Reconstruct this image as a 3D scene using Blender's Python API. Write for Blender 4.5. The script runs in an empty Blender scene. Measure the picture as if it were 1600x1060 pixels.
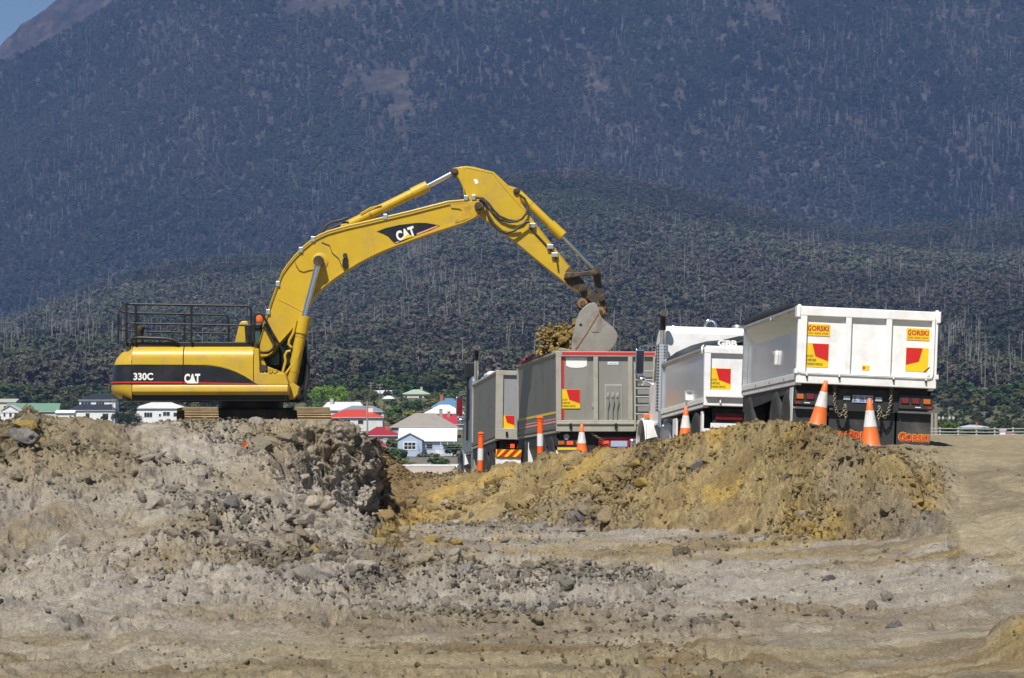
import bpy, bmesh, math, random
import numpy as np
from mathutils import Vector, Matrix, Euler

# ------------------------------------------------------------------ camera, sky, sun, exposure
SC = bpy.context.scene
COL = SC.collection
F = 4500.0          # focal length in photo pixels (photo 1600 px wide)
CAM_Z = 1.6
HOR = 680.0         # horizon row in the photo
cam = bpy.data.cameras.new('camera'); camo = bpy.data.objects.new('camera', cam); COL.objects.link(camo)
camo.location = (0, 0, CAM_Z); camo.rotation_euler = (math.radians(90), 0, 0)
cam.sensor_width = 36.0; cam.lens = 36.0 * F / 1600.0; cam.shift_y = (HOR - 530.0) / 1600.0
cam.clip_start = 0.5; cam.clip_end = 30000
SC.camera = camo

SUN_EL, SUN_AZ = math.radians(55), math.radians(20)       # sun behind the camera, a little to the left
SUN_DIR = Vector((-math.sin(SUN_AZ)*math.cos(SUN_EL), -math.cos(SUN_AZ)*math.cos(SUN_EL), math.sin(SUN_EL)))
W = bpy.data.worlds.new('World'); SC.world = W; W.use_nodes = True
wn = W.node_tree.nodes; wl = W.node_tree.links
bg = wn['Background']; sky = wn.new('ShaderNodeTexSky'); sky.sky_type = 'NISHITA'
sky.sun_disc = False; sky.sun_elevation = SUN_EL; sky.sun_rotation = math.pi + SUN_AZ
sky.altitude = 100; sky.air_density = 1.0; sky.dust_density = 0.0; sky.ozone_density = 5.0
wl.new(sky.outputs[0], bg.inputs[0]); bg.inputs[1].default_value = 0.05
sl = bpy.data.lights.new('sun', 'SUN'); sl.energy = 5.0; sl.angle = math.radians(0.55); sl.color = (1.0, 0.955, 0.88)
so = bpy.data.objects.new('sun', sl); COL.objects.link(so)
so.rotation_euler = SUN_DIR.to_track_quat('Z', 'Y').to_euler()
vs = SC.view_settings; vs.view_transform = 'Standard'; vs.look = 'None'; vs.exposure = 0.33; vs.gamma = 1.0
vs.use_curve_mapping = False
SC.render.engine = 'CYCLES'
SC.cycles.use_denoising = True
try: SC.cycles.denoiser = 'OPENIMAGEDENOISE'
except Exception: pass
SC.cycles.max_bounces = 6; SC.cycles.diffuse_bounces = 3; SC.cycles.glossy_bounces = 3
SC.cycles.transmission_bounces = 4; SC.cycles.transparent_max_bounces = 8; SC.cycles.volume_bounces = 0
SC.cycles.use_adaptive_sampling = False
R = math.radians
random.seed(7); RNG = np.random.default_rng(11)

def P(px, py, Y):
    """world point at distance Y that the photo shows at pixel (px, py)"""
    return Vector(((px-800.0)/F*Y, Y, CAM_Z + (HOR-py)/F*Y))

# ------------------------------------------------------------------ materials
MATS = {}
def new_mat(name):
    m = bpy.data.materials.new(name); m.use_nodes = True
    nt = m.node_tree; return m, nt, nt.nodes['Principled BSDF']
def mat(name, col, rough=0.5, metal=0.0, var=0.12, scale=3.0, dirt=None, dirt_amt=0.0, dirt_scale=2.0,
        bump=0.0, bump_scale=40.0, coat=0.0, emit=None, emit_s=0.0, stretch=(1, 1, 1), zdirt=None, spec=None):
    m, nt, b = new_mat(name); N = nt.nodes; L = nt.links
    tc = N.new('ShaderNodeTexCoord'); mp = N.new('ShaderNodeMapping'); mp.inputs['Scale'].default_value = stretch
    L.new(tc.outputs['Object'], mp.inputs[0])
    n1 = N.new('ShaderNodeTexNoise'); n1.inputs['Scale'].default_value = scale; n1.inputs['Detail'].default_value = 6
    L.new(mp.outputs[0], n1.inputs['Vector'])
    mx = N.new('ShaderNodeMix'); mx.data_type = 'RGBA'
    mx.inputs[6].default_value = (*[max(0, c*(1-var)) for c in col], 1)
    mx.inputs[7].default_value = (*[min(1, c*(1+var)) for c in col], 1)
    L.new(n1.outputs['Fac'], mx.inputs[0]); out = mx.outputs[2]
    if dirt is not None and dirt_amt > 0:
        n2 = N.new('ShaderNodeTexNoise'); n2.inputs['Scale'].default_value = dirt_scale; n2.inputs['Detail'].default_value = 9
        n2.inputs['Roughness'].default_value = 0.65
        L.new(mp.outputs[0], n2.inputs['Vector'])
        rp = N.new('ShaderNodeMapRange'); rp.inputs[1].default_value = 0.5; rp.inputs[2].default_value = 0.72
        rp.inputs[3].default_value = 0.0; rp.inputs[4].default_value = dirt_amt
        L.new(n2.outputs['Fac'], rp.inputs[0]); fac = rp.outputs[0]
        if zdirt is not None:                     # more mud low down on the thing (splash)
            sx = N.new('ShaderNodeSeparateXYZ'); L.new(tc.outputs['Object'], sx.inputs[0])
            r2 = N.new('ShaderNodeMapRange'); r2.inputs[1].default_value = zdirt[0]; r2.inputs[2].default_value = zdirt[1]
            r2.inputs[3].default_value = 0.6; r2.inputs[4].default_value = 0.0
            L.new(sx.outputs[2], r2.inputs[0])
            ml = N.new('ShaderNodeMath'); ml.operation = 'MULTIPLY'; L.new(r2.outputs[0], ml.inputs[0]); L.new(n2.outputs['Fac'], ml.inputs[1])
            ad = N.new('ShaderNodeMath'); ad.operation = 'ADD'; ad.use_clamp = True
            L.new(fac, ad.inputs[0]); L.new(ml.outputs[0], ad.inputs[1]); fac = ad.outputs[0]
        m2 = N.new('ShaderNodeMix'); m2.data_type = 'RGBA'; m2.inputs[7].default_value = (*dirt, 1)
        L.new(fac, m2.inputs[0]); L.new(out, m2.inputs[6]); out = m2.outputs[2]
    L.new(out, b.inputs['Base Color'])
    rr = N.new('ShaderNodeMapRange'); rr.inputs[3].default_value = max(0.02, rough-0.08); rr.inputs[4].default_value = min(1, rough+0.1)
    L.new(n1.outputs['Fac'], rr.inputs[0]); L.new(rr.outputs[0], b.inputs['Roughness'])
    b.inputs['Metallic'].default_value = metal
    if spec is not None: b.inputs['Specular IOR Level'].default_value = spec
    if coat: b.inputs['Coat Weight'].default_value = coat; b.inputs['Coat Roughness'].default_value = 0.12
    if bump:
        n3 = N.new('ShaderNodeTexNoise'); n3.inputs['Scale'].default_value = bump_scale; n3.inputs['Detail'].default_value = 4
        L.new(mp.outputs[0], n3.inputs['Vector'])
        bp = N.new('ShaderNodeBump'); bp.inputs['Strength'].default_value = bump; bp.inputs['Distance'].default_value = 0.02
        L.new(n3.outputs['Fac'], bp.inputs['Height']); L.new(bp.outputs[0], b.inputs['Normal'])
    if emit is not None:
        b.inputs['Emission Color'].default_value = (*emit, 1); b.inputs['Emission Strength'].default_value = emit_s
    MATS[name] = m; return m
MUD = (0.26, 0.20, 0.12)
mat('cat_yellow', (0.53, 0.345, 0.013), 0.42, var=0.10, dirt=(0.36, 0.25, 0.085), dirt_amt=0.6, dirt_scale=1.9, coat=0.15, bump=0.06, bump_scale=5, zdirt=(1.1, 2.5))
mat('cat_yellow_worn', (0.52, 0.32, 0.02), 0.5, var=0.15, dirt=(0.07, 0.05, 0.03), dirt_amt=0.9, dirt_scale=3.0)
mat('cat_black', (0.012, 0.013, 0.018), 0.35, var=0.3, dirt=(0.10, 0.08, 0.06), dirt_amt=0.25)
mat('black_steel', (0.010, 0.010, 0.012), 0.45, var=0.3, dirt=(0.06, 0.05, 0.035), dirt_amt=0.15)
mat('rubber', (0.032, 0.031, 0.030), 0.8, var=0.3, dirt=(0.16, 0.13, 0.09), dirt_amt=0.7, dirt_scale=3, bump=0.3)
mat('dark_chassis', (0.018, 0.018, 0.020), 0.6, var=0.3, dirt=(0.13, 0.11, 0.08), dirt_amt=0.5, dirt_scale=2)
mat('flap_black', (0.028, 0.029, 0.032), 0.65, var=0.25, dirt=(0.15, 0.13, 0.10), dirt_amt=0.5, dirt_scale=2.2)
mat('greasy_steel', (0.055, 0.042, 0.030), 0.55, metal=0.3, var=0.4, dirt=(0.22, 0.15, 0.07), dirt_amt=0.8, dirt_scale=4, bump=0.3)
mat('bucket_steel', (0.31, 0.29, 0.26), 0.5, metal=0.35, var=0.2, dirt=(0.15, 0.11, 0.07), dirt_amt=1.0, dirt_scale=2.1, bump=0.35, bump_scale=25)
mat('rust', (0.26, 0.13, 0.05), 0.8, var=0.35, dirt=(0.12, 0.06, 0.03), dirt_amt=0.7, dirt_scale=8, bump=0.4)
mat('chrome', (0.75, 0.76, 0.80), 0.14, metal=1.0, var=0.05)
mat('chrome_rod', (0.70, 0.73, 0.80), 0.2, metal=1.0, var=0.06)
mat('red_stripe', (0.55, 0.03, 0.03), 0.4, var=0.1)
mat('pink_stripe', (0.75, 0.30, 0.28), 0.5, var=0.1)
mat('decal_white', (0.80, 0.80, 0.78), 0.4, var=0.05)
mat('decal_yellow', (0.75, 0.55, 0.03), 0.4, var=0.05)
mat('white_paint', (0.80, 0.80, 0.80), 0.32, var=0.04, dirt=(0.52, 0.46, 0.38), dirt_amt=0.5, dirt_scale=2.2, coat=0.3, bump=0.05, bump_scale=2.5, zdirt=(0.3, 1.25))
mat('white_plastic', (0.74, 0.74, 0.72), 0.5, var=0.06, dirt=(0.42, 0.36, 0.28), dirt_amt=0.5, dirt_scale=2.5)
mat('aluminium', (0.78, 0.78, 0.78), 0.2, metal=0.8, var=0.08, scale=1.2, stretch=(1, 0.35, 1), dirt=(0.42, 0.38, 0.32), dirt_amt=0.2, dirt_scale=1.2, bump=0.25, bump_scale=1.1)
mat('dull_aluminium', (0.56, 0.57, 0.58), 0.42, metal=0.9, var=0.1, dirt=(0.32, 0.29, 0.24), dirt_amt=0.5, dirt_scale=1.8)
mat('grey_sheet', (0.275, 0.27, 0.24), 0.5, metal=0.25, var=0.10, scale=1.5, stretch=(1, 1, 0.35), dirt=(0.20, 0.17, 0.125), dirt_amt=0.7, dirt_scale=2.0)
mat('grey_side', (0.20, 0.195, 0.175), 0.42, metal=0.55, var=0.12, scale=1.5, stretch=(1, 1, 0.3), dirt=(0.13, 0.11, 0.085), dirt_amt=0.6, dirt_scale=1.6, bump=0.08, bump_scale=3)
mat('grey_frame', (0.40, 0.385, 0.325), 0.5, metal=0.2, var=0.10, dirt=(0.25, 0.20, 0.14), dirt_amt=0.6, dirt_scale=2.4)
mat('grey_panel_new', (0.46, 0.47, 0.48), 0.35, metal=0.5, var=0.1, dirt=(0.35, 0.32, 0.27), dirt_amt=0.5, dirt_scale=1.5)
mat('tarp_black', (0.014, 0.015, 0.016), 0.55, var=0.3, dirt=(0.09, 0.08, 0.06), dirt_amt=0.4, bump=0.4, bump_scale=9)
mat('tarp_red', (0.52, 0.03, 0.035), 0.6, var=0.2, bump=0.6, bump_scale=14)
mat('sign_yellow', (0.78, 0.52, 0.012), 0.35, var=0.05, dirt=(0.45, 0.33, 0.1), dirt_amt=0.3)
mat('sign_red', (0.56, 0.018, 0.02), 0.35, var=0.08)
mat('sign_ink', (0.07, 0.045, 0.01), 0.6, var=0.1)
mat('lettering_red', (0.55, 0.035, 0.01), 0.5, var=0.15)
mat('lettering_dark_red', (0.45, 0.02, 0.012), 0.5, var=0.1)
mat('lettering_yellow', (0.70, 0.42, 0.05), 0.5, var=0.1)
mat('plate_blue', (0.36, 0.42, 0.60), 0.4, var=0.06)
mat('plate_ink', (0.02, 0.04, 0.20), 0.4, var=0.1)
mat('lens_red', (0.35, 0.012, 0.016), 0.2, var=0.2, coat=0.5)
mat('lens_red_dark', (0.16, 0.012, 0.016), 0.2, var=0.2, coat=0.5)
mat('lens_red_lit', (0.6, 0.02, 0.01), 0.25, emit=(1.0, 0.06, 0.02), emit_s=1.6)
mat('lens_orange', (0.45, 0.12, 0.012), 0.2, var=0.2, coat=0.5)
mat('lens_amber', (0.80, 0.13, 0.01), 0.15, var=0.2, coat=0.6)
mat('lens_clear', (0.42, 0.44, 0.47), 0.15, var=0.1, coat=0.5)
mat('chain_steel', (0.22, 0.20, 0.14), 0.5, metal=0.5, var=0.3)
mat('cone_orange', (0.78, 0.15, 0.015), 0.48, var=0.12, dirt=(0.36, 0.14, 0.06), dirt_amt=0.7, dirt_scale=9, zdirt=(0.0, 0.25))
mat('cone_white', (0.66, 0.65, 0.63), 0.55, var=0.08, dirt=(0.34, 0.31, 0.27), dirt_amt=0.7, dirt_scale=12)
mat('cone_base', (0.05, 0.05, 0.055), 0.7, var=0.3, dirt=(0.25, 0.2, 0.13), dirt_amt=0.8, dirt_scale=6)
mat('bollard_orange', (0.85, 0.12, 0.012), 0.42, var=0.08, dirt=(0.45, 0.13, 0.04), dirt_amt=0.25, dirt_scale=5)
mat('bollard_white', (0.66, 0.67, 0.68), 0.4, var=0.05)
mat('cab_blue_grey', (0.16, 0.20, 0.28), 0.3, var=0.1, coat=0.4)
mat('hose', (0.03, 0.028, 0.024), 0.5, var=0.3, dirt=(0.14, 0.11, 0.07), dirt_amt=0.5)
mat('track_mud', (0.27, 0.195, 0.10), 0.9, var=0.3, scale=5, dirt=(0.42, 0.35, 0.24), dirt_amt=0.6, dirt_scale=7, bump=0.6, bump_scale=18)
mat('track_steel', (0.03, 0.026, 0.022), 0.6, metal=0.3, var=0.4, dirt=(0.17, 0.13, 0.08), dirt_amt=0.5, dirt_scale=3)
mat('bark', (0.16, 0.13, 0.10), 0.9, var=0.3)
mat('pole_wood', (0.30, 0.27, 0.22), 0.9, var=0.2)
mat('concrete', (0.42, 0.40, 0.37), 0.85, var=0.1)
mat('wire_grey', (0.40, 0.40, 0.38), 0.5, var=0.1)
mat('house_glass', (0.02, 0.025, 0.035), 0.06, var=0.2, spec=0.8)
def glass_mat():
    m, nt, b = new_mat('cab_glass'); N = nt.nodes; L = nt.links
    b.inputs['Base Color'].default_value = (0.10, 0.20, 0.19, 1); b.inputs['Roughness'].default_value = 0.04
    b.inputs['Transmission Weight'].default_value = 0.55; b.inputs['IOR'].default_value = 1.45
    n = N.new('ShaderNodeTexNoise'); n.inputs['Scale'].default_value = 4
    mr = N.new('ShaderNodeMapRange'); mr.inputs[3].default_value = 0.03; mr.inputs[4].default_value = 0.2
    L.new(n.outputs['Fac'], mr.inputs[0]); L.new(mr.outputs[0], b.inputs['Roughness'])
    MATS['cab_glass'] = m
glass_mat()
_pc = {}
def paint(col, rough=0.6):
    k = tuple(round(c, 3) for c in col) + (rough,)
    if k not in _pc:
        _pc[k] = 'paint_%d' % len(_pc); mat(_pc[k], col, rough, var=0.10, scale=0.6, dirt=tuple(c*0.72 for c in col), dirt_amt=0.5, dirt_scale=0.35)
    return _pc[k]

# ------------------------------------------------------------------ mesh helpers
class MB:
    """collects faces of ONE part"""
    def __init__(s): s.v = []; s.f = []
    def add(s, vs_, fs_):
        o = len(s.v); s.v += [tuple(v) for v in vs_]; s.f += [tuple(i+o for i in f) for f in fs_]; return s
    def box(s, x0, x1, y0, y1, z0, z1):
        return s.add([(x0,y0,z0),(x1,y0,z0),(x1,y1,z0),(x0,y1,z0),(x0,y0,z1),(x1,y0,z1),(x1,y1,z1),(x0,y1,z1)],
                     [(0,3,2,1),(4,5,6,7),(0,1,5,4),(1,2,6,5),(2,3,7,6),(3,0,4,7)])
    def prism(s, pts, a0, a1, axis='y'):
        """outline extruded along an axis; pts are (x,z) for y, (y,z) for x, (x,y) for z"""
        def mk(p, a):
            return (p[0], a, p[1]) if axis == 'y' else ((a, p[0], p[1]) if axis == 'x' else (p[0], p[1], a))
        n = len(pts); V = [mk(p, a0) for p in pts] + [mk(p, a1) for p in pts]
        ar = sum(pts[i][0]*pts[(i+1) % n][1]-pts[(i+1) % n][0]*pts[i][1] for i in range(n))
        flip = (ar > 0) != (axis == 'y')
        # outward faces
        A = tuple(range(n)); B = tuple(range(n, 2*n))
        fs_ = []
        if flip: fs_ += [tuple(reversed(A)), B]
        else: fs_ += [A, tuple(reversed(B))]
        for i in range(n):
            j = (i+1) % n
            fs_.append((i, j, n+j, n+i) if flip else (j, i, n+i, n+j))
        return s.add(V, fs_)
    def tube(s, pts, r, seg=8, closed=False):
        pts = [Vector(p) for p in pts]; n = len(pts); V = []; fs_ = []
        up = None
        for i in range(n):
            a = pts[i-1] if (i > 0 or closed) else pts[i]
            b = pts[(i+1) % n] if (i < n-1 or closed) else pts[i]
            t = (b-a); t = t.normalized() if t.length > 1e-9 else Vector((0, 0, 1))
            if up is None:
                up = t.cross(Vector((0.13, 0.31, 0.94)))
                if up.length < 1e-3: up = t.cross(Vector((1, 0, 0)))
            up = (up - t*up.dot(t)).normalized(); w = t.cross(up)
            rr = r[i] if isinstance(r, (list, tuple)) else r
            for k in range(seg):
                c = 2*math.pi*k/seg; V.append(pts[i] + up*(rr*math.cos(c)) + w*(rr*math.sin(c)))
        m = n if closed else n-1
        for i in range(m):
            for k in range(seg):
                a = i*seg+k; b = i*seg+(k+1) % seg; j = (i+1) % n
                fs_.append((a, b, j*seg+(k+1) % seg, j*seg+k))
        if not closed:
            fs_.append(tuple(reversed(range(seg)))); fs_.append(tuple(range((n-1)*seg, n*seg)))
        return s.add(V, fs_)
    def cyl(s, p0, p1, r, seg=18, r1=None):
        return s.tube([p0, p1], [r, r if r1 is None else r1], seg)
    def lathe(s, prof, seg=24, M=None, cap=True):
        """prof (r, z) bottom to top, about z"""
        V = []; fs_ = []; n = len(prof)
        for r, z in prof:
            for k in range(seg):
                a = 2*math.pi*k/seg; V.append(Vector((r*math.cos(a), r*math.sin(a), z)))
        for i in range(n-1):
            for k in range(seg):
                a = i*seg+k; b = i*seg+(k+1) % seg
                fs_.append((a, b, b+seg, a+seg))
        if cap:
            fs_.append(tuple(reversed(range(seg)))); fs_.append(tuple(range((n-1)*seg, n*seg)))
        if M is not None: V = [M @ v for v in V]
        return s.add(V, fs_)
    def mesh(s, name, smooth=None):
        me = bpy.data.meshes.new(name); me.from_pydata(s.v, [], s.f); me.update()
        if smooth is not None:
            me.polygons.foreach_set('use_smooth', [True]*len(me.polygons))
            me.set_sharp_from_angle(angle=R(smooth))
        return me
    def build(s, name, m, parent=None, smooth=None, bevel=0.0, loc=None, rot=None):
        o = bpy.data.objects.new(name, s.mesh(name, smooth)); COL.objects.link(o)
        o.data.materials.append(MATS[m] if isinstance(m, str) else m)
        if parent is not None: o.parent = parent
        if loc is not None: o.location = loc
        if rot is not None: o.rotation_euler = rot
        if bevel:
            b = o.modifiers.new('bevel', 'BEVEL'); b.width = bevel; b.segments = 2; b.limit_method = 'ANGLE'; b.angle_limit = R(40)
            b.use_clamp_overlap = True
        return o
def tag(o, label=None, cat=None, group=None, kind=None):
    if label: o['label'] = label
    if cat: o['category'] = cat
    if group: o['group'] = group
    if kind: o['kind'] = kind
    return o
def thing(name, loc=(0, 0, 0), rot=(0, 0, 0), label=None, cat=None, group=None):
    o = bpy.data.objects.new(name, None); COL.objects.link(o); o.empty_display_size = 0.3
    o.location = loc; o.rotation_euler = rot
    return tag(o, label, cat, group)
def copy_tree(o, parent=None):
    c = o.copy(); COL.objects.link(c); c.parent = parent
    for ch in list(o.children): copy_tree(ch, c)
    return c
def bx(name, m, parent, x0, x1, y0, y1, z0, z1, bevel=0.0):
    return MB().box(x0, x1, y0, y1, z0, z1).build(name, m, parent, bevel=bevel)

_tc = {}
def text_mesh(body, bold=0.0):
    """letters as a flat mesh normalised to the box 0..1 x 0..1"""
    k = (body, bold)
    if k in _tc: return _tc[k]
    cu = bpy.data.curves.new('txt', 'FONT'); cu.body = body; cu.size = 1.0; cu.offset = bold; cu.fill_mode = 'FRONT'
    cu.space_line = 0.8
    cu.resolution_u = 3
    ob = bpy.data.objects.new('txt', cu); COL.objects.link(ob)
    dg = bpy.context.evaluated_depsgraph_get(); me = bpy.data.meshes.new_from_object(ob.evaluated_get(dg))
    co = np.array([v.co[:2] for v in me.vertices]); lo, hi = co.min(0), co.max(0)
    co = (co-lo)/(hi-lo); fs_ = [tuple(p.vertices) for p in me.polygons]
    bpy.data.objects.remove(ob); bpy.data.meshes.remove(me)
    _tc[k] = (co, fs_); return _tc[k]
def text(body, name, m, parent, x, z, w, h, y, bold=0.0, ang=0.0):
    """lettering on a plane facing -y: lower left corner (x, z), w wide, h high; ang turns it about that corner"""
    co, fs_ = text_mesh(body, bold); c, s_ = math.cos(ang), math.sin(ang)
    V = [(x + px*w*c - pz*h*s_, y, z + px*w*s_ + pz*h*c) for px, pz in co]
    return MB().add(V, fs_).build(name, m, parent)

# ------------------------------------------------------------------ noise
def _h(ix, iy, iz, seed):
    h = (ix.astype(np.uint32)*np.uint32(374761393) + iy.astype(np.uint32)*np.uint32(668265263)
         + iz.astype(np.uint32)*np.uint32(2147483647) + np.uint32(seed*974711 & 0xffffffff))
    h = (h ^ (h >> np.uint32(13)))*np.uint32(1274126177); h = (h ^ (h >> np.uint32(16)))*np.uint32(2246822519)
    return ((h ^ (h >> np.uint32(15))) & np.uint32(0xffffff)).astype(np.float32)/np.float32(16777215.0)
def vnoise(x, y, z, seed=0):
    x = np.asarray(x, np.float64); y = np.asarray(y, np.float64); z = np.asarray(z, np.float64)
    x, y, z = np.broadcast_arrays(x, y, z)
    fx, fy, fz = np.floor(x), np.floor(y), np.floor(z)
    ix, iy, iz = fx.astype(np.int64), fy.astype(np.int64), fz.astype(np.int64)
    u, v, w = (x-fx).astype(np.float32), (y-fy).astype(np.float32), (z-fz).astype(np.float32)
    u = u*u*u*(u*(u*6-15)+10); v = v*v*v*(v*(v*6-15)+10); w = w*w*w*(w*(w*6-15)+10)
    r = 0
    for dx in (0, 1):
        for dy in (0, 1):
            for dz in (0, 1):
                r = r + _h(ix+dx, iy+dy, iz+dz, seed)*((u if dx else 1-u)*(v if dy else 1-v)*(w if dz else 1-w))
    return r
def fbm(x, y, z, octv=4, seed=0, gain=0.5, lac=2.03):
    a, t, r = 1.0, 0.0, 0
    for k in range(octv):
        r = r + a*vnoise(x, y, z, seed+k*17); t += a; a *= gain
        x, y, z = x*lac+5.2, y*lac+1.3, z*lac+9.7
    return r/t
def billow(x, y, z, octv=2, seed=0):
    a, t, r = 1.0, 0.0, 0
    for k in range(octv):
        r = r + a*np.abs(2*vnoise(x, y, z, seed+k*13)-1); t += a; a *= 0.5
        x, y, z = x*2.1+3.1, y*2.1+7.7, z*2.1+2.9
    return r/t
def sstep(a, b, x):
    t = np.clip((x-a)/(b-a), 0, 1); return t*t*(3-2*t)
def grid_faces(nr, nc):
    i = np.arange(nr-1)[:, None]*nc + np.arange(nc-1)[None, :]
    return np.stack([i, i+1, i+nc+1, i+nc], -1).reshape(-1, 4)
def np_mesh(name, V, Fq, m, cols=None, smooth=True):
    me = bpy.data.meshes.new(name); nv, nf = len(V), len(Fq)
    me.vertices.add(nv); me.vertices.foreach_set('co', np.ascontiguousarray(V, np.float32).ravel())
    me.loops.add(nf*4); me.loops.foreach_set('vertex_index', np.ascontiguousarray(Fq, np.int32).ravel())
    me.polygons.add(nf); me.polygons.foreach_set('loop_start', np.arange(nf, dtype=np.int32)*4)
    me.polygons.foreach_set('loop_total', np.full(nf, 4, np.int32))
    me.polygons.foreach_set('use_smooth', np.full(nf, smooth, bool)); me.update(calc_edges=True)
    if cols is not None:
        at = me.attributes.new('soil', 'FLOAT_COLOR', 'POINT')
        c4 = np.ones((nv, 4), np.float32); c4[:, :3] = cols; at.data.foreach_set('color', c4.ravel())
    me.materials.append(m); o = bpy.data.objects.new(name, me); COL.objects.link(o); return o
def scatter(name, pts, rot, scl, vid, cols, variants, label, cat):
    """many small pieces nobody could count: one object of kind stuff, geometry nodes on a point mesh"""
    n = len(pts); me = bpy.data.meshes.new(name); me.vertices.add(n)
    me.vertices.foreach_set('co', np.ascontiguousarray(pts, np.float32).ravel())
    for nm, ty, arr, key in (('rot', 'FLOAT_VECTOR', rot, 'vector'), ('scl', 'FLOAT_VECTOR', scl, 'vector')):
        a = me.attributes.new(nm, ty, 'POINT'); a.data.foreach_set(key, np.ascontiguousarray(arr, np.float32).ravel())
    a = me.attributes.new('vid', 'INT', 'POINT'); a.data.foreach_set('value', np.ascontiguousarray(vid, np.int32))
    a = me.attributes.new('soil', 'FLOAT_COLOR', 'POINT'); c4 = np.ones((n, 4), np.float32); c4[:, :3] = cols
    a.data.foreach_set('color', c4.ravel())
    o = bpy.data.objects.new(name, me); COL.objects.link(o)
    cl = bpy.data.collections.new(name + '_variants')
    for i, v in enumerate(variants): v.name = '%s_piece_%02d' % (name, i); cl.objects.link(v)
    g = bpy.data.node_groups.new(name, 'GeometryNodeTree')
    g.interface.new_socket('Geometry', in_out='INPUT', socket_type='NodeSocketGeometry')
    g.interface.new_socket('Geometry', in_out='OUTPUT', socket_type='NodeSocketGeometry')
    N, L = g.nodes, g.links
    gi, go = N.new('NodeGroupInput'), N.new('NodeGroupOutput')
    ci = N.new('GeometryNodeCollectionInfo'); ci.inputs[0].default_value = cl; ci.inputs['Separate Children'].default_value = True
    ci.inputs['Reset Children'].default_value = True
    io = N.new('GeometryNodeInstanceOnPoints'); io.inputs['Pick Instance'].default_value = True
    def na(nm, ty):
        q = N.new('GeometryNodeInputNamedAttribute'); q.data_type = ty; q.inputs[0].default_value = nm; return q.outputs[0]
    er = N.new('FunctionNodeEulerToRotation'); L.new(na('rot', 'FLOAT_VECTOR'), er.inputs[0])
    L.new(gi.outputs[0], io.inputs['Points']); L.new(ci.outputs[0], io.inputs['Instance'])
    L.new(na('vid', 'INT'), io.inputs['Instance Index']); L.new(er.outputs[0], io.inputs['Rotation'])
    L.new(na('scl', 'FLOAT_VECTOR'), io.inputs['Scale']); L.new(io.outputs[0], go.inputs[0])
    md = o.modifiers.new('scatter', 'NODES'); md.node_group = g
    return tag(o, label, cat, kind='stuff')
def loose_obj(me, m):
    me.materials.append(m); return bpy.data.objects.new(me.name, me)
# ------------------------------------------------------------------ soil
def soil_mat(name, attr_type, fine=True):
    m, nt, b = new_mat(name); N = nt.nodes; L = nt.links
    at = N.new('ShaderNodeAttribute'); at.attribute_name = 'soil'; at.attribute_type = attr_type
    tc = N.new('ShaderNodeNewGeometry') if attr_type == 'GEOMETRY' else N.new('ShaderNodeTexCoord')
    vec = tc.outputs['Position'] if attr_type == 'GEOMETRY' else tc.outputs['Object']
    k = 1.0 if attr_type == 'GEOMETRY' else 0.5
    n1 = N.new('ShaderNodeTexNoise'); n1.inputs['Scale'].default_value = 7*k; n1.inputs['Detail'].default_value = 10; n1.inputs['Roughness'].default_value = 0.72
    L.new(vec, n1.inputs['Vector'])
    mr = N.new('ShaderNodeMapRange'); mr.inputs[1].default_value = 0.25; mr.inputs[2].default_value = 0.75; mr.inputs[3].default_value = 0.66; mr.inputs[4].default_value = 1.30
    L.new(n1.outputs['Fac'], mr.inputs[0])
    mu = N.new('ShaderNodeVectorMath'); mu.operation = 'SCALE'; L.new(at.outputs['Color'], mu.inputs[0]); L.new(mr.outputs[0], mu.inputs['Scale'])
    n4 = N.new('ShaderNodeTexNoise'); n4.inputs['Scale'].default_value = 48*k; n4.inputs['Detail'].default_value = 5; n4.inputs['Roughness'].default_value = 0.75
    L.new(vec, n4.inputs['Vector']); m4 = N.new('ShaderNodeMapRange'); m4.inputs[1].default_value = .34; m4.inputs[2].default_value = .66; m4.inputs[3].default_value = .70; m4.inputs[4].default_value = 1.26
    L.new(n4.outputs['Fac'], m4.inputs[0])
    n5 = N.new('ShaderNodeTexNoise'); n5.inputs['Scale'].default_value = 19*k; n5.inputs['Detail'].default_value = 3; L.new(vec, n5.inputs['Vector'])
    m5 = N.new('ShaderNodeMapRange'); m5.inputs[1].default_value = .62; m5.inputs[2].default_value = .70; m5.inputs[3].default_value = 1.0; m5.inputs[4].default_value = .62; L.new(n5.outputs['Fac'], m5.inputs[0])
    mm = N.new('ShaderNodeMath'); mm.operation = 'MULTIPLY'; L.new(m4.outputs[0], mm.inputs[0]); L.new(m5.outputs[0], mm.inputs[1])
    mu2 = N.new('ShaderNodeVectorMath'); mu2.operation = 'SCALE'; L.new(mu.outputs[0], mu2.inputs[0]); L.new(mm.outputs[0], mu2.inputs['Scale']); mu = mu2
    L.new(mu.outputs[0], b.inputs['Base Color']); b.inputs['Roughness'].default_value = 0.95
    b.inputs['Specular IOR Level'].default_value = 0.15
    n2 = N.new('ShaderNodeTexNoise'); n2.inputs['Scale'].default_value = 16*k; n2.inputs['Detail'].default_value = 8; n2.inputs['Roughness'].default_value = 0.7
    L.new(vec, n2.inputs['Vector'])
    bp = N.new('ShaderNodeBump'); bp.inputs['Strength'].default_value = 1.0; bp.inputs['Distance'].default_value = 0.05
    L.new(n2.outputs['Fac'], bp.inputs['Height']); L.new(bp.outputs[0], b.inputs['Normal'])
    MATS[name] = m; return m
soil_mat('soil', 'GEOMETRY'); soil_mat('soil_clod', 'INSTANCER')

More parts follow.
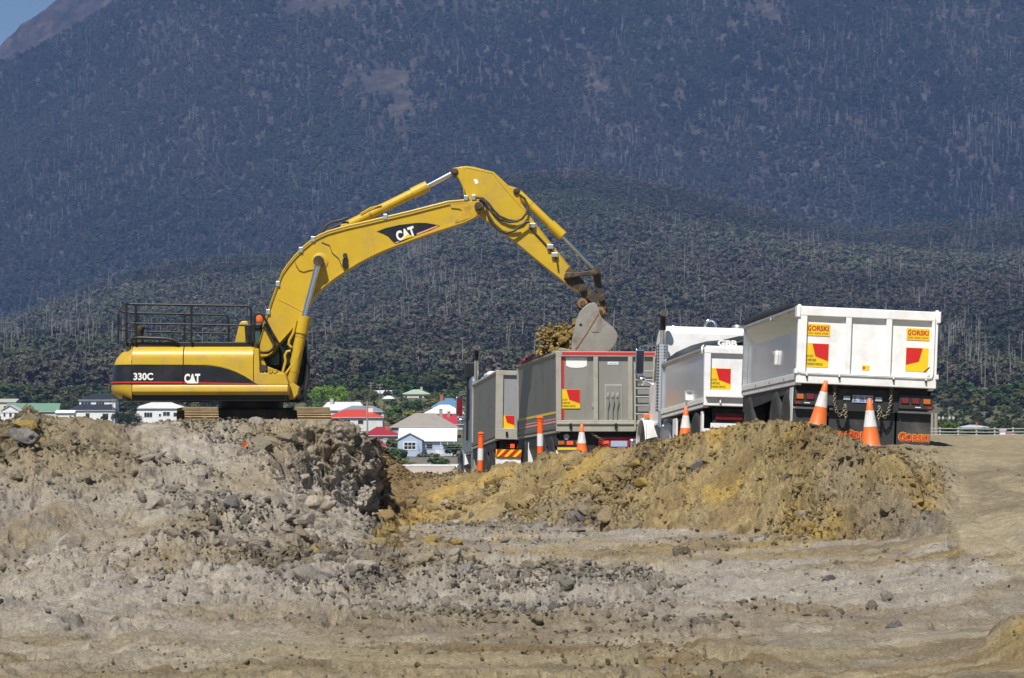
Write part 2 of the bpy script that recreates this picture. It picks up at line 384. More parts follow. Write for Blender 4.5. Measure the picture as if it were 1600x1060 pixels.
# earthworks: for each photo column, where the floor, the foot, the slope, the crest and the ground behind lie (distance, height)
KEYS = [  # px : near, floor, foot, mid, crest, back, road, edge
    (-400, (16, 0), (23, 0), (33, .05), (39, .95), (45, 1.8), (52, 1.5), (70, 1.28), (97, 1.15)),
    (-100, (16, 0), (23, 0), (33, .05), (39, .95), (45, 1.92), (52, 1.5), (70, 1.28), (97, 1.15)),
    (20, (16, 0), (23, 0), (33, .05), (40, 1.02), (46, 1.96), (52, 1.5), (70, 1.28), (97, 1.15)),
    (45, (16, 0), (23, 0), (33, .05), (40, 1.05), (46, 2.08), (52, 1.5), (70, 1.28), (97, 1.15)),
    (75, (16, 0), (23, 0), (33, .05), (40, 1.02), (46, 1.95), (52, 1.5), (70, 1.28), (97, 1.15)),
    (120, (16, 0), (23, 0), (33, .05), (40, 1.0), (46.5, 1.83), (52, 1.5), (70, 1.28), (97, 1.15)),
    (205, (16, 0), (23, 0), (33, .05), (40, .95), (48, 1.76), (54, 1.5), (70, 1.28), (97, 1.15)),
    (300, (16, 0), (23, 0), (33, .05), (41, .92), (49.5, 1.78), (56, 1.5), (70, 1.28), (97, 1.15)),
    (420, (16, 0), (23, 0), (33, .05), (43.5, .82), (50.5, 1.76), (56, 1.5), (70, 1.28), (97, 1.15)),
    (462, (16, 0), (23, 0), (33, .05), (46.5, .82), (50.5, 1.77), (56, 1.5), (70, 1.28), (97, 1.15)),
    (485, (16, 0), (23, 0), (34, .04), (49.0, .66), (50.6, 1.80), (56, 1.5), (70, 1.28), (97, 1.15)),
    (535, (16, 0), (23, 0), (35, .02), (50.0, .40), (51.2, 1.80), (56, 1.5), (70, 1.28), (97, 1.15)),
    (562, (16, 0), (23, 0), (36, .0), (50.6, .20), (51.6, 1.72), (56, 1.48), (70, 1.26), (97, 1.1)),
    (576, (16, 0), (23, 0), (38, -.02), (51.5, .05), (53.0, 1.60), (57, 1.40), (72, 1.24), (97, 1.1)),
    (588, (16, 0), (23, 0), (42, -.03), (62, .28), (74, 1.14), (79, 1.15), (88, 1.05), (97, .95)),
    (616, (16, 0), (23, 0), (49, -.10), (63.5, .20), (74.5, .90), (79, .88), (88, .80), (97, .7)),
    (640, (16, 0), (23, 0), (55.5, -.16), (64, .12), (73, .55), (79, .45), (88, .1), (97, -.1)),
    (706, (16, 0), (23, 0), (58.5, -.15), (63, .30), (68, .61), (74, .46), (88, -.15), (97, -.3)),
    (809, (16, 0), (23, 0), (55.5, -.12), (60, .58), (64, .90), (69, .54), (88, -.15), (97, -.3)),
    (857, (16, 0), (23, 0), (53.9, -.10), (57.5, .68), (61, 1.16), (66, .64), (84, .1), (97, -.3)),
    (987, (16, 0), (23, 0), (48.2, .02), (52, .85), (55.5, 1.45), (60, .96), (74, .45), (97, -.3)),
    (1083, (16, 0), (23, 0), (44.6, .10), (48, .98), (51, 1.64), (56, 1.14), (70, .55), (97, -.3)),
    (1178, (16, 0), (23, 0), (42, .15), (45, 1.15), (47, 1.80), (52, 1.25), (64, .8), (97, .5)),
    (1216, (16, 0), (23, 0), (40.8, .18), (43.2, 1.2), (45, 1.85), (49.5, 1.34), (60, 1.0), (97, .8)),
    (1266, (16, 0), (23, 0), (39.5, .20), (41.5, 1.2), (42.8, 1.76), (48, 1.36), (60, 1.15), (97, 1.1)),
    (1320, (16, 0), (23, 0), (38.3, .22), (39.7, 1.1), (40.5, 1.60), (46.5, 1.37), (60, 1.35), (97, 1.35)),
    (1375, (16, 0), (23, 0), (37, .25), (38.2, .95), (38.8, 1.42), (46, 1.38), (60, 1.48), (97, 1.5)),
    (1410, (16, .02), (23, .02), (36.2, .28), (37.2, .9), (38.2, 1.28), (45, 1.36), (58, 1.54), (97, 1.56)),
    (1445, (16, .04), (23, .04), (35.6, .33), (36.6, .7), (37.6, 1.02), (44, 1.30), (56, 1.55), (97, 1.58)),
    (1480, (16, .05), (23, .06), (35.0, .38), (36.0, .55), (37.5, .80), (44, 1.24), (56, 1.55), (97, 1.58)),
    (1500, (16, .06), (23, .08), (33, .38), (36.0, .55), (38.5, .78), (44, 1.20), (56, 1.55), (97, 1.58)),
    (1600, (16, .08), (23, .10), (31, .40), (35.0, .62), (38.5, .88), (44, 1.22), (56, 1.56), (97, 1.6)),
    (2000, (16, .08), (23, .10), (30, .42), (34.0, .68), (38.5, .95), (44, 1.25), (56, 1.58), (97, 1.6)),
]
SEG = [110, 250, 150, 150, 50, 40, 34]
kpx = np.array([k[0] for k in KEYS], float)
kY = np.array([[p[0] for p in k[1:]] for k in KEYS]); kZ = np.array([[p[1] for p in k[1:]] for k in KEYS])
def earth_profile(px):
    return (np.stack([np.interp(px, kpx, kY[:, i]) for i in range(8)], -1),
            np.stack([np.interp(px, kpx, kZ[:, i]) for i in range(8)], -1))
cols_px = np.concatenate([np.linspace(-330, -40, 60, endpoint=False), np.linspace(-40, 560, 420, endpoint=False),
                          np.linspace(560, 592, 60, endpoint=False), np.linspace(592, 1640, 720, endpoint=False), np.linspace(1640, 1930, 60)])
NCOL = len(cols_px)
jit = 6*(fbm(cols_px/40.0, 0*cols_px, 0*cols_px+3.3, 3, 5)-0.5)
cY, cZ = earth_profile(cols_px + jit)
# the crest wanders a little
cZ[:, 4] += 0.10*(fbm(cols_px/26.0, 0*cols_px, 0*cols_px, 4, 9)-0.5) * (cols_px < 1390)
cY[:, 4] += 0.8*(fbm(cols_px/30.0, 0*cols_px+4, 0*cols_px, 3, 19)-0.5) * (cols_px < 560)
tt = np.concatenate([np.linspace(i, i+1, n, endpoint=False) for i, n in enumerate(SEG)] + [[7.0]])
NROW = len(tt)
i0 = np.minimum(tt.astype(int), 6); ft = tt - i0
GY = cY[:, i0].T*(1-ft)[:, None] + cY[:, i0+1].T*ft[:, None]
GZ = cZ[:, i0].T*(1-ft)[:, None] + cZ[:, i0+1].T*ft[:, None]
ker = np.hanning(17); ker /= ker.sum()
def blur_rows(A):
    Ap = np.pad(A, ((8, 8), (0, 0)), mode='edge'); return sum(ker[k]*Ap[k:k+NROW] for k in range(17))
GZ = blur_rows(GZ); GY = blur_rows(GY); GY[0] = 16; GY[-1] = 97
PXg = np.broadcast_to(cols_px[None, :], GY.shape); TTg = np.broadcast_to(tt[:, None], GY.shape)
GX = (PXg-800)/F*GY
# how broken the ground is
rb = 1480 + 95*(1-sstep(1.55, 2.05, TTg))*sstep(1.0, 1.4, TTg) + 70*(fbm(GX*.8, GY*.45, GZ, 4, 25)-.5)*(1-.8*sstep(1.98, 2.1, TTg))
ramp = sstep(rb-22, rb+22, PXg)
rough = np.interp(TTg, [0, 1, 1.35, 1.75, 2.0, 2.4, 3, 4, 4.6, 5, 5.4, 7], [.17, .20, .78, .95, 1, 1, 1, 1, .8, .5, .22, .15])
floor_pit = sstep(585, 720, PXg)*(1-sstep(1.98, 2.02, TTg))*sstep(1.35, 1.62, TTg)
rough = rough*(1-0.62*floor_pit*sstep(29, 36, GY+5*(fbm(GX*.4, GY*.3, 0*GX, 3, 27)-.5)))*(1-.55*sstep(1050, 1350, PXg)*(1-sstep(1.98, 2.05, TTg)))
rubble_band = np.exp(-((GY-27.5)/3.2)**2)*(1-sstep(1150, 1400, PXg))*sstep(-300, 200, PXg)
rough = np.maximum(rough, 0.62*rubble_band)
rough = rough*(1-0.86*ramp*sstep(1.2, 1.6, TTg))
brown_slope = sstep(582, 592, PXg)*(1-sstep(640, 690, PXg))
rough *= (1-0.45*brown_slope*sstep(2.4, 3, TTg))
n_big = fbm(GX*0.55, GY*0.40, GZ*0.6, 4, 31)-0.5
n_mid = fbm(GX*1.7, GY*1.2, GZ*1.7, 4, 41)-0.5
b_mid = billow(GX*1.5+n_mid*1.2, GY*1.1, GZ*1.9, 2, 51)
b_sml = billow(GX*4.6+n_mid*2, GY*3.4, GZ*5.2, 2, 61)
b_fin = billow(GX*12.0, GY*9.0, GZ*12.0, 2, 71)
patch = sstep(.42, .62, fbm(GX*0.8+7, GY*0.5, GZ, 3, 81))
pits = sstep(.60, .76, vnoise(GX*3.1+2*n_mid, GY*1.9, GZ*3.3, 77))*sstep(.45, .6, fbm(GX*.9+4, GY*.6, GZ, 3, 79))
grit = _h((GX*1e4).astype(np.int64), (GY*1e4).astype(np.int64), (GZ*1e4).astype(np.int64), 5)-.5
n_cl = fbm(GX*5.5, GY*3.6, GZ*5.5, 4, 83, .62)-.5
sw = np.exp(-((PXg-(230+((HOR-(GZ-CAM_Z)/GY*F)-665)*2.0))/52.0)**2)*sstep(1.9, 2.2, TTg)*(1-sstep(3.9, 4.1, TTg))
patch2 = sstep(.44, .60, fbm(GX*.33+11, GY*.2, GZ*.4, 3, 87)); rough = rough*np.where(TTg > 1.2, .88+.32*patch2, 1)*(1-.4*np.clip(sw, 0, 1))
hp = np.exp(-(((GX-3.86)/.58)**2+((GY-19.6)/1.1)**2)**2); rough = np.maximum(rough, np.clip(hp*.6, 0, .45))
D = rough*(0.46*n_big + 0.20*n_mid + (0.08+.10*patch)*(b_mid-.3) + (0.045+.085*patch)*(b_sml-.3) + (.02+.05*patch)*(b_fin-.3) + .20*n_cl - .24*pits + .016*grit)
# wheel ruts and scraped streaks run across the floor
streak = fbm(GX*0.28, GY*2.6, 0*GX, 4, 91)-0.5
flat = (1-sstep(1.9, 2.05, TTg))
cl_dir = GY + .25*GX + .8*fbm(GX*.15, GY*.3, 0*GX, 2, 15)
tread = sstep(.25, .6, np.abs(np.sin((GX*1.0+.35*np.sin(cl_dir*6))*21)))*np.exp(-((((cl_dir*1.0) % 2.3)-1.1)/.24)**2)*sstep(.5, .62, fbm(GX*.3+5, GY*.35, 0*GX, 3, 45))
D += flat*(-.03*tread + .002*grit + .035*(b_sml-.3)*patch + .022*(b_fin-.3) + (.10*n_cl-.05*pits)*sstep(.42, .58, fbm(GX*.5, GY*1.2, 0*GX, 3, 47)))
D += ramp*sstep(1.3, 1.9, TTg)*(.002*grit+.04*n_cl-.05*np.exp(-(((GX-(5.2+.028*(GY-30)+.25*np.sin(GY*.35))) % 1.15-.5)/.16)**2)*sstep(.4, .55, fbm(GX*.4, GY*.15, 0*GX, 2, 49)))
D += flat*(0.045*streak + .05*(fbm(GX*.9, GY*3.2, 0*GX, 4, 93, .6)-.5) + .03*np.minimum(0, .42-fbm(GX*1.6, GY*2.6, 0*GX+3, 3, 97)))
rut = fbm(GX*.35+fbm(GX*.2, GY*.2, 0*GX, 2, 5)*2, GY*.9, 0*GX+4, 3, 95)
D += ramp*sstep(1.2, 2, TTg)*0.05*(rut-.5)
# steep faces: grooves left by the bucket and by rain
steep = np.clip(np.gradient(GZ, axis=0)/np.maximum(np.gradient(GY, axis=0), 1e-3), 0, 3)
groove = (fbm(GX*5.0, 0*GX+2, GZ*.7, 3, 101)-.5)
face = (sstep(455, 490, PXg)*(1-sstep(572, 586, PXg))*sstep(2.75, 3.05, TTg)*(1-sstep(3.8, 4.0, TTg)))
dY = -face*(0.55*groove + 0.25*(b_mid-.3) + .22*(b_sml-.3) + .10*(b_fin-.3) + .2*n_cl - .1*pits + .02*grit) - np.minimum(steep, 1.2)*0.55*D
bankface = sstep(860, 1000, PXg)*(1-sstep(1485, 1500, PXg))*sstep(1.98, 2.05, TTg)*(1-sstep(2.5, 3.2, TTg))
dY += -bankface*0.30*groove
# the little heap in the lower right corner, a large hole or two in the rubble
D += hp*(0.25+0.22*(b_mid-.3)+.06*(b_sml-.3))
for hx, hy, hr, hd in ((-6.9, 36.5, .8, .30), (-7.9, 37.2, .7, .3), (.75, 28.8, .35, .28), (-3.1, 38.2, .5, .2), (-.45, 30.2, .35, .18), (-4.9, 31.5, .4, .18)):
    q = ((GX-hx)/hr)**2+((GY-hy)/(hr*1.6))**2; D += -hd*np.exp(-q*1.4)*(1+.6*n_mid)+hd*.5*np.exp(-(np.sqrt(q)-1.5)**2*4)
# wheel tracks stay even where the trucks and the excavator stand
shear = sstep(552, 566, PXg)*(1-sstep(590, 602, PXg))*sstep(2.2, 2.9, TTg)
BX, BY, BZ = GX + shear*(.8*n_mid + .25*n_cl + .14*(b_sml-.3)), GY + dY*np.clip(rough*1.4, 0, 1), GZ + D*np.where(steep > 1, .55, 1)
CREST = [(-60, 660), (0, 659), (28, 654), (38, 640), (45, 631), (53, 640), (68, 648), (90, 652), (120, 651), (160, 656), (190, 664), (205, 668), (222, 662), (260, 659), (300, 657), (345, 657), (400, 655), (450, 655), (500, 656), (545, 659), (560, 664), (566, 668), (1000, 693), (1055, 683), (1083, 677), (1130, 668), (1178, 659), (1216, 656), (1266, 663), (1300, 673), (1340, 690), (1365, 700), (1394, 703), (1420, 722), (1440, 742), (1460, 765)]
crow = (TTg > 2.6) & (TTg < 4.7)
have = np.max(np.where(crow, (BZ-CAM_Z)/BY, -9), axis=0); want = (HOR-np.interp(cols_px, [c[0] for c in CREST], [c[1] for c in CREST]))/F
kk = np.hanning(13); kk /= kk.sum(); df = np.convolve(np.pad(want-have, 6, mode='edge'), kk, 'valid')
df *= np.where((cols_px < 562) | ((cols_px > 990) & (cols_px < 1455)), 1, 0)
BZ += df[None, :]*BY*np.exp(-((TTg-4.0)/.75)**2)
def gauss2(a, b, ca, cb, sa, sb): return np.exp(-((a-ca)/sa)**2-((b-cb)/sb)**2)
# soil colours by where each soil was dug and tipped
def c3(*c): return np.array(c, np.float32)
PALE, TAN, OCHRE, DGREY, RAMP, WHITE, BROWN = c3(.335, .298, .245), c3(.245, .200, .132), c3(.335, .240, .078), c3(.150, .138, .128), c3(.325, .272, .175), c3(.44, .405, .36), c3(.172, .122, .06)
nz1 = fbm(GX*.5+3, GY*.28, GZ*.7, 5, 111); nz2 = fbm(GX*1.4, GY*.8, GZ*1.6+5, 5, 121); nz3 = fbm(GX*.25, GY*1.1, GZ, 4, 131)
C = np.broadcast_to(PALE, GX.shape+(3,)).copy()
def blend(col, w):
    global C
    w = np.clip(w, 0, 1)[..., None]; C = C*(1-w)+col*w
blend(TAN, .85*sstep(.52, .66, nz1))
blend(DGREY, .5*sstep(.57, .70, nz2)); blend(PALE*1.12, .6*np.clip(sw, 0, 1))
yimg = HOR-(BZ-CAM_Z)/BY*F
left = 1-sstep(560, 590, PXg)
heap_tl = left*(1-sstep(170, 260, PXg+70*(nz2-.5)+ (yimg-700)*-.35))*(1-sstep(700, 790, yimg+120*(nz1-.5)))
blend(TAN*c3(.95, .93, .86), .85*heap_tl)
blk = left*sstep(330, 430, PXg)*(1-sstep(730, 780, yimg+60*(nz2-.5)))*sstep(2.2, 2.9, TTg)
blend(TAN*.5+OCHRE*.5, .55*blk*sstep(.40, .56, nz1)); blend(TAN*c3(1.0, .97, .88), .35*blk)
blend(WHITE*.9, .7*face*sstep(.45, .6, vnoise(GX*7, GZ*1.2, 0*GX, 7))*(1-sstep(3.2, 3.6, TTg)))
blend(BROWN*1.1, .35*face*sstep(.5, .62, vnoise(GX*5+9, GZ*1.0, 0*GX, 17)))
right = sstep(575, 600, PXg)
bank = right*sstep(1.99, 2.04, TTg)*(1-ramp)
blend(OCHRE*.70+TAN*.28, .85*bank)
blend(OCHRE*c3(1.18, 1.12, 1.0), .75*bank*sstep(.47, .60, nz1)); blend(TAN*.9, .8*bank*sstep(.56, .70, nz2)*.8)
blend(BROWN*1.25, .6*bank*sstep(.54, .66, fbm(GX*.9, GY*.5, GZ*2, 4, 141)))
blend(DGREY*1.1, .78*bank*sstep(1260, 1470, PXg+90*(nz1-.5))*(1-sstep(2.7, 3.5, TTg+.8*(nz2-.5))))
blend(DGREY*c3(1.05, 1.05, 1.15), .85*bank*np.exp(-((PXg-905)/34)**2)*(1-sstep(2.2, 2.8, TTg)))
blend(TAN*1.05, .5*bank*sstep(1180, 1300, PXg)*(1-sstep(1420, 1450, PXg))*sstep(.44, .6, nz2))
blend(BROWN*1.25, .9*brown_slope*sstep(2.15, 2.6, TTg))
pit = floor_pit
blend(OCHRE*.9+TAN*.12, .75*pit*sstep(.45, .57, nz1*.5+nz3*.5)); blend(DGREY*1.25, .55*pit*sstep(.52, .62, nz3)); blend(TAN*.8, .7*pit*sstep(.54, .62, fbm(GX*.45+2, GY*1.5, 0*GX, 5, 157))); blend(WHITE*.92, .35*pit*sstep(.53, .64, fbm(GX*.6+20, GY*.5, 0*GX, 4, 151)))
blend(OCHRE*.95, .75*sstep(.42, .56, nz2)*np.clip(gauss2(PXg, yimg, 790, 858, 130, 26)+.8*gauss2(PXg, yimg, 1200, 858, 110, 16)+.9*gauss2(PXg, yimg, 600, 825, 45, 40)+.5*gauss2(PXg, yimg, 1010, 870, 60, 14), 0, 1)*(TTg < 2.35))
blend(WHITE*1.0, .55*sstep(.45, .6, nz1)*np.clip(gauss2(PXg, yimg, 820, 925, 260, 26)+.7*gauss2(PXg, yimg, 1080, 955, 120, 12)+.6*gauss2(PXg, yimg, 130, 975, 200, 10), 0, 1)*(TTg < 2.0))
fg = 1-sstep(21.6, 24.2, GY+2.4*(nz1-.5))
blend(RAMP*c3(.92, .90, .84), .88*fg); blend(TAN*.74, .7*fg*sstep(.50, .62, nz3)); blend(BROWN*1.1, .75*fg*sstep(.56, .64, fbm(GX*.7, GY*2.4, 0*GX, 5, 163))); blend(BROWN*1.2, .5*flat*tread); blend(WHITE*.95, .32*fg*sstep(.60, .70, fbm(GX*.3+8, GY*.9, 0*GX, 4, 161)))
blend(WHITE*.88, .28*(1-fg)*sstep(.56, .68, fbm(GX*.35+2, GY*.7, GZ, 4, 171))*(1-sstep(1.9, 2.0, TTg)))
blend(RAMP, .92*ramp*sstep(1.3, 1.7, TTg)); blend(TAN*.80, .75*ramp*sstep(.48, .58, fbm(GX*.9, GY*.16, 0*GX, 4, 133))); blend(TAN*.7, .45*ramp*sstep(.52, .64, nz3)); blend(WHITE*.85, .3*ramp*sstep(.58, .68, nz1))
back = sstep(4.5, 5.1, TTg); blend(TAN*.95, .85*back); blend(RAMP*.95, .85*back*sstep(1380, 1450, PXg))
blend(OCHRE, .8*hp*sstep(.35, .55, nz2))
C *= (0.80+0.42*nz2)[..., None]*(.88+.26*vnoise(GX*9, GY*5, GZ*9, 181))[..., None]
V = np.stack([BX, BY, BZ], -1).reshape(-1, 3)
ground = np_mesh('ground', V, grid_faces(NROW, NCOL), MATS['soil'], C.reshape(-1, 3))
tag(ground, 'dug earth of the building site with heaps and a cut bank', None, kind='structure')

def ground_z(px, Y):
    """height of the earth under photo column px at distance Y"""
    j = int(np.argmin(np.abs(cols_px-px))); return float(np.interp(Y, BY[:, j], BZ[:, j]))

def seat_top(px, top, h, Y0, Y1):
    """spot on the ground where something h high reaches up to row top"""
    Ys = np.linspace(Y0, Y1, 120); z = np.array([ground_z(px, y) for y in Ys]); r = HOR-(z+h-CAM_Z)/Ys*F; k = int(np.argmin(np.abs(r-top)))
    return Vector(((px-800)/F*Ys[k], Ys[k], z[k]))
# lumps and stones lying on the broken earth
def clod_mesh(i, sub, seed):
    bm = bmesh.new(); bmesh.ops.create_icosphere(bm, subdivisions=sub, radius=0.5)
    co = np.array([v.co[:] for v in bm.verts])
    n = fbm(co[:, 0]*2.2+seed*3.1, co[:, 1]*2.2, co[:, 2]*2.2+seed, 3, seed); q = billow(co[:, 0]*3+seed, co[:, 1]*3, co[:, 2]*3, 2, seed+3)
    s_ = 0.55+0.75*n+.25*q
    for v, k in zip(bm.verts, s_): v.co *= float(k)
    rr = random.Random(seed)
    for _ in range(9):                       # broken flat faces
        d = Vector((rr.uniform(-1, 1), rr.uniform(-1, 1), rr.uniform(-.6, 1))).normalized(); lim = rr.uniform(.22, .36)
        for v in bm.verts:
            k = v.co.dot(d)
            if k > lim: v.co -= d*(k-lim)*.85
    me = bpy.data.meshes.new('clod_%d' % i); bm.to_mesh(me); bm.free()
    me.polygons.foreach_set('use_smooth', [False]*len(me.polygons)); return me
variants = [loose_obj(clod_mesh(i, 3 if i < 8 else 2, 200+i), MATS['soil_clod']) for i in range(12)]
vis = (PXg > -60) & (PXg < 1660) & (TTg > .4) & (TTg < 5.2)
wgt = np.where(vis, rough**1.6, 0)*(.35+1.6*patch)*np.gradient(BY, axis=0).clip(.002, .2)*GY   # by area
wgt *= (1-.9*ramp)*(.25+1.9*patch2)*(1-.7*np.clip(sw, 0, 1))+.6*(hp > .15)
wgt *= np.where(face > .5, .35, 1)*np.where((fg > .6) & (hp < .2), 2.6, 1)*np.where(floor_pit > .5, .6, 1)
wgt = wgt.ravel()/wgt.sum(); cum = np.cumsum(wgt)
NCL = 72000
idx = np.searchsorted(cum, RNG.random(NCL)).clip(0, len(cum)-1)
size = np.minimum(.026*(1-RNG.random(NCL))**(-.42), .24)
size = np.minimum(size, np.where(GY.ravel()[idx] < 33, .16, .24))
size = np.where(fg.ravel()[idx] > .6, np.minimum(size*.5, .06), size)
big = RNG.random(NCL) < .011; size = np.where(big & (TTg.ravel()[idx] > 1.5) & (PXg.ravel()[idx] < 1000) & (TTg.ravel()[idx] < 3.7), RNG.uniform(.14, .40, NCL), size)
size = np.where((TTg.ravel()[idx] > 3.7), np.minimum(size, .10), size)
pts = V[idx] + RNG.normal(0, .02, (NCL, 3)); pts[:, 2] += size*.02
scl = np.stack([size*RNG.uniform(.8, 1.4, NCL), size*RNG.uniform(.8, 1.3, NCL), size*RNG.uniform(.55, 1.0, NCL)], -1)
rot = np.stack([RNG.normal(0, .35, NCL), RNG.normal(0, .35, NCL), RNG.uniform(0, 6.28, NCL)], -1)
cc = C.reshape(-1, 3)[idx]*RNG.uniform(.84, 1.12, (NCL, 1))
odd = RNG.random(NCL); cc = np.where((odd < .012)[:, None], WHITE*.9, np.where((odd > .985)[:, None], OCHRE*.95, np.where(((odd > .965) & (odd < .985))[:, None], DGREY*1.2, cc)))
scatter('rubble', pts, rot, scl, RNG.integers(0, 12, NCL), cc, variants, 'loose lumps of broken clay and stone strewn over the dug earth', 'rubble')

# ground around and behind the camera, the slope the town stands on
def plain(name, xs, ys, fz, m, cols=None):
    X, Y = np.meshgrid(xs, ys); Z = fz(X, Y)
    return np_mesh(name, np.stack([X, Y, Z], -1).reshape(-1, 3), grid_faces(len(ys), len(xs)), m, None if cols is None else cols(X, Y, Z).reshape(-1, 3))
yard = plain('site_yard', np.linspace(-40, 40, 60), np.concatenate([np.linspace(-120, 15.5, 40), [16.3]]), lambda X, Y: -0.03+.06*(fbm(X*.4, Y*.4, 0*X, 3, 6)-.5), MATS['soil'],
             lambda X, Y, Z: RAMP*(.8+.3*fbm(X*.3, Y*.3, 0*X, 4, 8))[..., None])
tag(yard, 'bare trodden earth around the camera', None, kind='structure')
for sgn, nm in ((-1, 'site_apron_left'), (1, 'site_apron_right')):
    ed = cols_px[0] if sgn < 0 else cols_px[-1]; jc = 0 if sgn < 0 else NCOL-1
    ys = np.linspace(16, 97, 60); zz = np.interp(ys, BY[:, jc], GZ[:, jc])
    rows = []
    for k in range(14):
        f_ = k/13.0; xe = (ed-800)/F*ys; rows.append(np.stack([xe-sgn*.6+sgn*f_*(70-np.abs(xe)+0*ys), ys, (zz*(1-.4*f_))-.09+.07*min(1, f_*6)], -1))
    G = np.stack(rows, 1); Fq = grid_faces(60, 14)
    if sgn < 0: Fq = Fq[:, ::-1]
    o = np_mesh(nm, G.reshape(-1, 3), Fq, MATS['soil'], np.broadcast_to(RAMP*.9, (60*14, 3)))
    tag(o, 'bare earth beside the dug ground', None, kind='structure')

TK = [  # town slope: px -> heights at TD
    (-600, (-2.2, -3.0, -3, -2.2, -1, 1, 3, 5.6, 11, 24, 40)), (0, (-2.2, -3.0, -3, -2.2, -1, 1, 3, 5.6, 11, 24, 40)), (300, (-2.2, -3.0, -3.6, -2.4, -1.0, 1.0, 3.0, 5.6, 11, 26, 42)),
    (640, (-2.2, -3.8, -4.6, -2.4, -.4, 4.2, 8.0, 12.5, 17, 30, 46)), (760, (-2.2, -3.8, -4.6, -2.4, .2, 5, 8.8, 12.5, 17, 30, 46)), (1100, (-1.5, -2, -1.5, -.5, 0, 1.2, 3, 6, 11, 26, 42)),
    (1460, (.2, .2, .4, .8, 1.2, 2.4, 4, 7, 12, 26, 42)), (2200, (.2, .2, .4, .8, 1.2, 2.4, 4, 7, 12, 26, 42))]
TD = [96, 250, 400, 560, 640, 720, 800, 900, 1050, 1300, 1500]
def town_z(px, Y):
    px = np.asarray(px, float); Y = np.asarray(Y, float)
    tk = np.array([k[0] for k in TK], float); A = np.array([k[1] for k in TK])
    pz = np.stack([np.interp(px.ravel(), tk, A[:, i]) for i in range(len(TD))], -1)
    Yr = Y.ravel(); j = np.clip(np.searchsorted(TD, Yr)-1, 0, len(TD)-2); td = np.array(TD, float)
    f_ = np.clip((Yr-td[j])/(td[j+1]-td[j]), 0, 1); r_ = np.arange(len(Yr))
    return (pz[r_, j]*(1-f_)+pz[r_, j+1]*f_).reshape(Y.shape)
mg, nt_, b_ = new_mat('hill_grass'); N_ = nt_.nodes
g_ = N_.new('ShaderNodeNewGeometry'); nn = N_.new('ShaderNodeTexNoise'); nn.inputs['Scale'].default_value = .06; nn.inputs['Detail'].default_value = 10
nt_.links.new(g_.outputs['Position'], nn.inputs['Vector']); cr = N_.new('ShaderNodeValToRGB')
cr.color_ramp.elements[0].color = (.045, .06, .025, 1); cr.color_ramp.elements[1].color = (.16, .14, .07, 1); cr.color_ramp.elements[0].position = .35; cr.color_ramp.elements[1].position = .68
nt_.links.new(nn.outputs['Fac'], cr.inputs[0]); nt_.links.new(cr.outputs[0], b_.inputs['Base Color']); b_.inputs['Roughness'].default_value = .95; MATS['hill_grass'] = mg
pxs = np.linspace(-1500, 3100, 160); tys = np.concatenate([np.linspace(96.5, 400, 40), np.linspace(420, 1500, 90)])
PXt, TYt = np.meshgrid(pxs, tys); TZ = town_z(PXt, TYt)+.8*(fbm(PXt/60, TYt/60, 0*PXt, 3, 3)-.5)*sstep(100, 300, TYt)
o = np_mesh('town_slope', np.stack([(PXt-800)/F*TYt, TYt, TZ], -1).reshape(-1, 3), grid_faces(len(tys), len(pxs)), mg); tag(o, 'grassy slope the town stands on', None, kind='structure')

# ------------------------------------------------------------------ foothills and mountain
def kz(px, tab): return np.interp(px, [t[0] for t in tab], [t[1] for t in tab])
RIDGE1 = [(-900, 560), (-300, 535), (0, 500), (120, 455), (200, 425), (330, 402), (480, 392), (620, 352), (720, 292), (800, 274), (900, 266), (1010, 280), (1120, 308), (1230, 338), (1330, 356), (1430, 352), (1520, 342), (1640, 330), (1900, 300), (2600, 300)]
RIDGE2 = [(-1200, 560), (-300, 300), (-60, 128), (0, 100), (75, 65), (185, 0), (300, -80), (600, -150), (1000, -170), (1700, -170), (2900, 100)]
RIDGE3 = [(-1200, 400), (-260, 190), (-60, 104), (0, 68), (40, 36), (95, 0), (250, -100), (600, -160), (2900, -160)]
R1Y, R2Y, R3Y = 3300.0, 5000.0, 5900.0
def foothill_z(X, Y):
    px = X/np.maximum(Y, 1)*F+800; top = CAM_Z+(HOR-kz(px, RIDGE1))/F*R1Y - 12
    base = town_z(px, np.full_like(Y, 1500.0)); t = np.clip((Y-1500)/(R1Y-1500), 0, 1.4)
    z = np.where(t <= 1, base+(top-base)*(t**1.15), top*(1-.8*(t-1)))
    g = fbm(X/260, Y/420, 0*X, 4, 301)-.5
    return z + np.sin(np.clip(t, 0, 1)*math.pi)*46*g + 8*(fbm(X/60, Y/60, 0*X, 3, 305)-.5)*np.clip(t*6, 0, 1)
def mountain_z(X, Y):
    px = X/np.maximum(Y, 1)*F+800; top = CAM_Z+(HOR-kz(px, RIDGE2))/F*R2Y - 10
    t = np.clip((Y-3600)/(R2Y-3600), 0, 1.4); base = 70.0
    z = np.where(t <= 1, base+(top-base)*(.85*t+.15*t*t), top-(top*.5)*(t-1))
    g = fbm(X/420+3, Y/700, 0*X, 5, 311)-.5; g2 = np.abs(2*fbm(X/300, Y/1100+4, 0*X, 3, 317)-1)
    e = np.sin(np.clip(t, 0, 1)*math.pi)**.8
    return z + e*(120*g-60*(g2-.25))
def far_ridge_z(X, Y):
    px = X/np.maximum(Y, 1)*F+800; top = CAM_Z+(HOR-kz(px, RIDGE3))/F*R3Y
    t = np.clip((Y-5100)/(R3Y-5100), 0, 1.3)
    z = np.where(t <= 1, 250+(top-250)*t, top-300*(t-1))
    return z + (34*(fbm(X/70, Y/70, 0*X, 5, 321)-.5)+10*(billow(X/14, Y/14, 0*X, 2, 325)-.3))*np.clip(t*4, 0, 1)
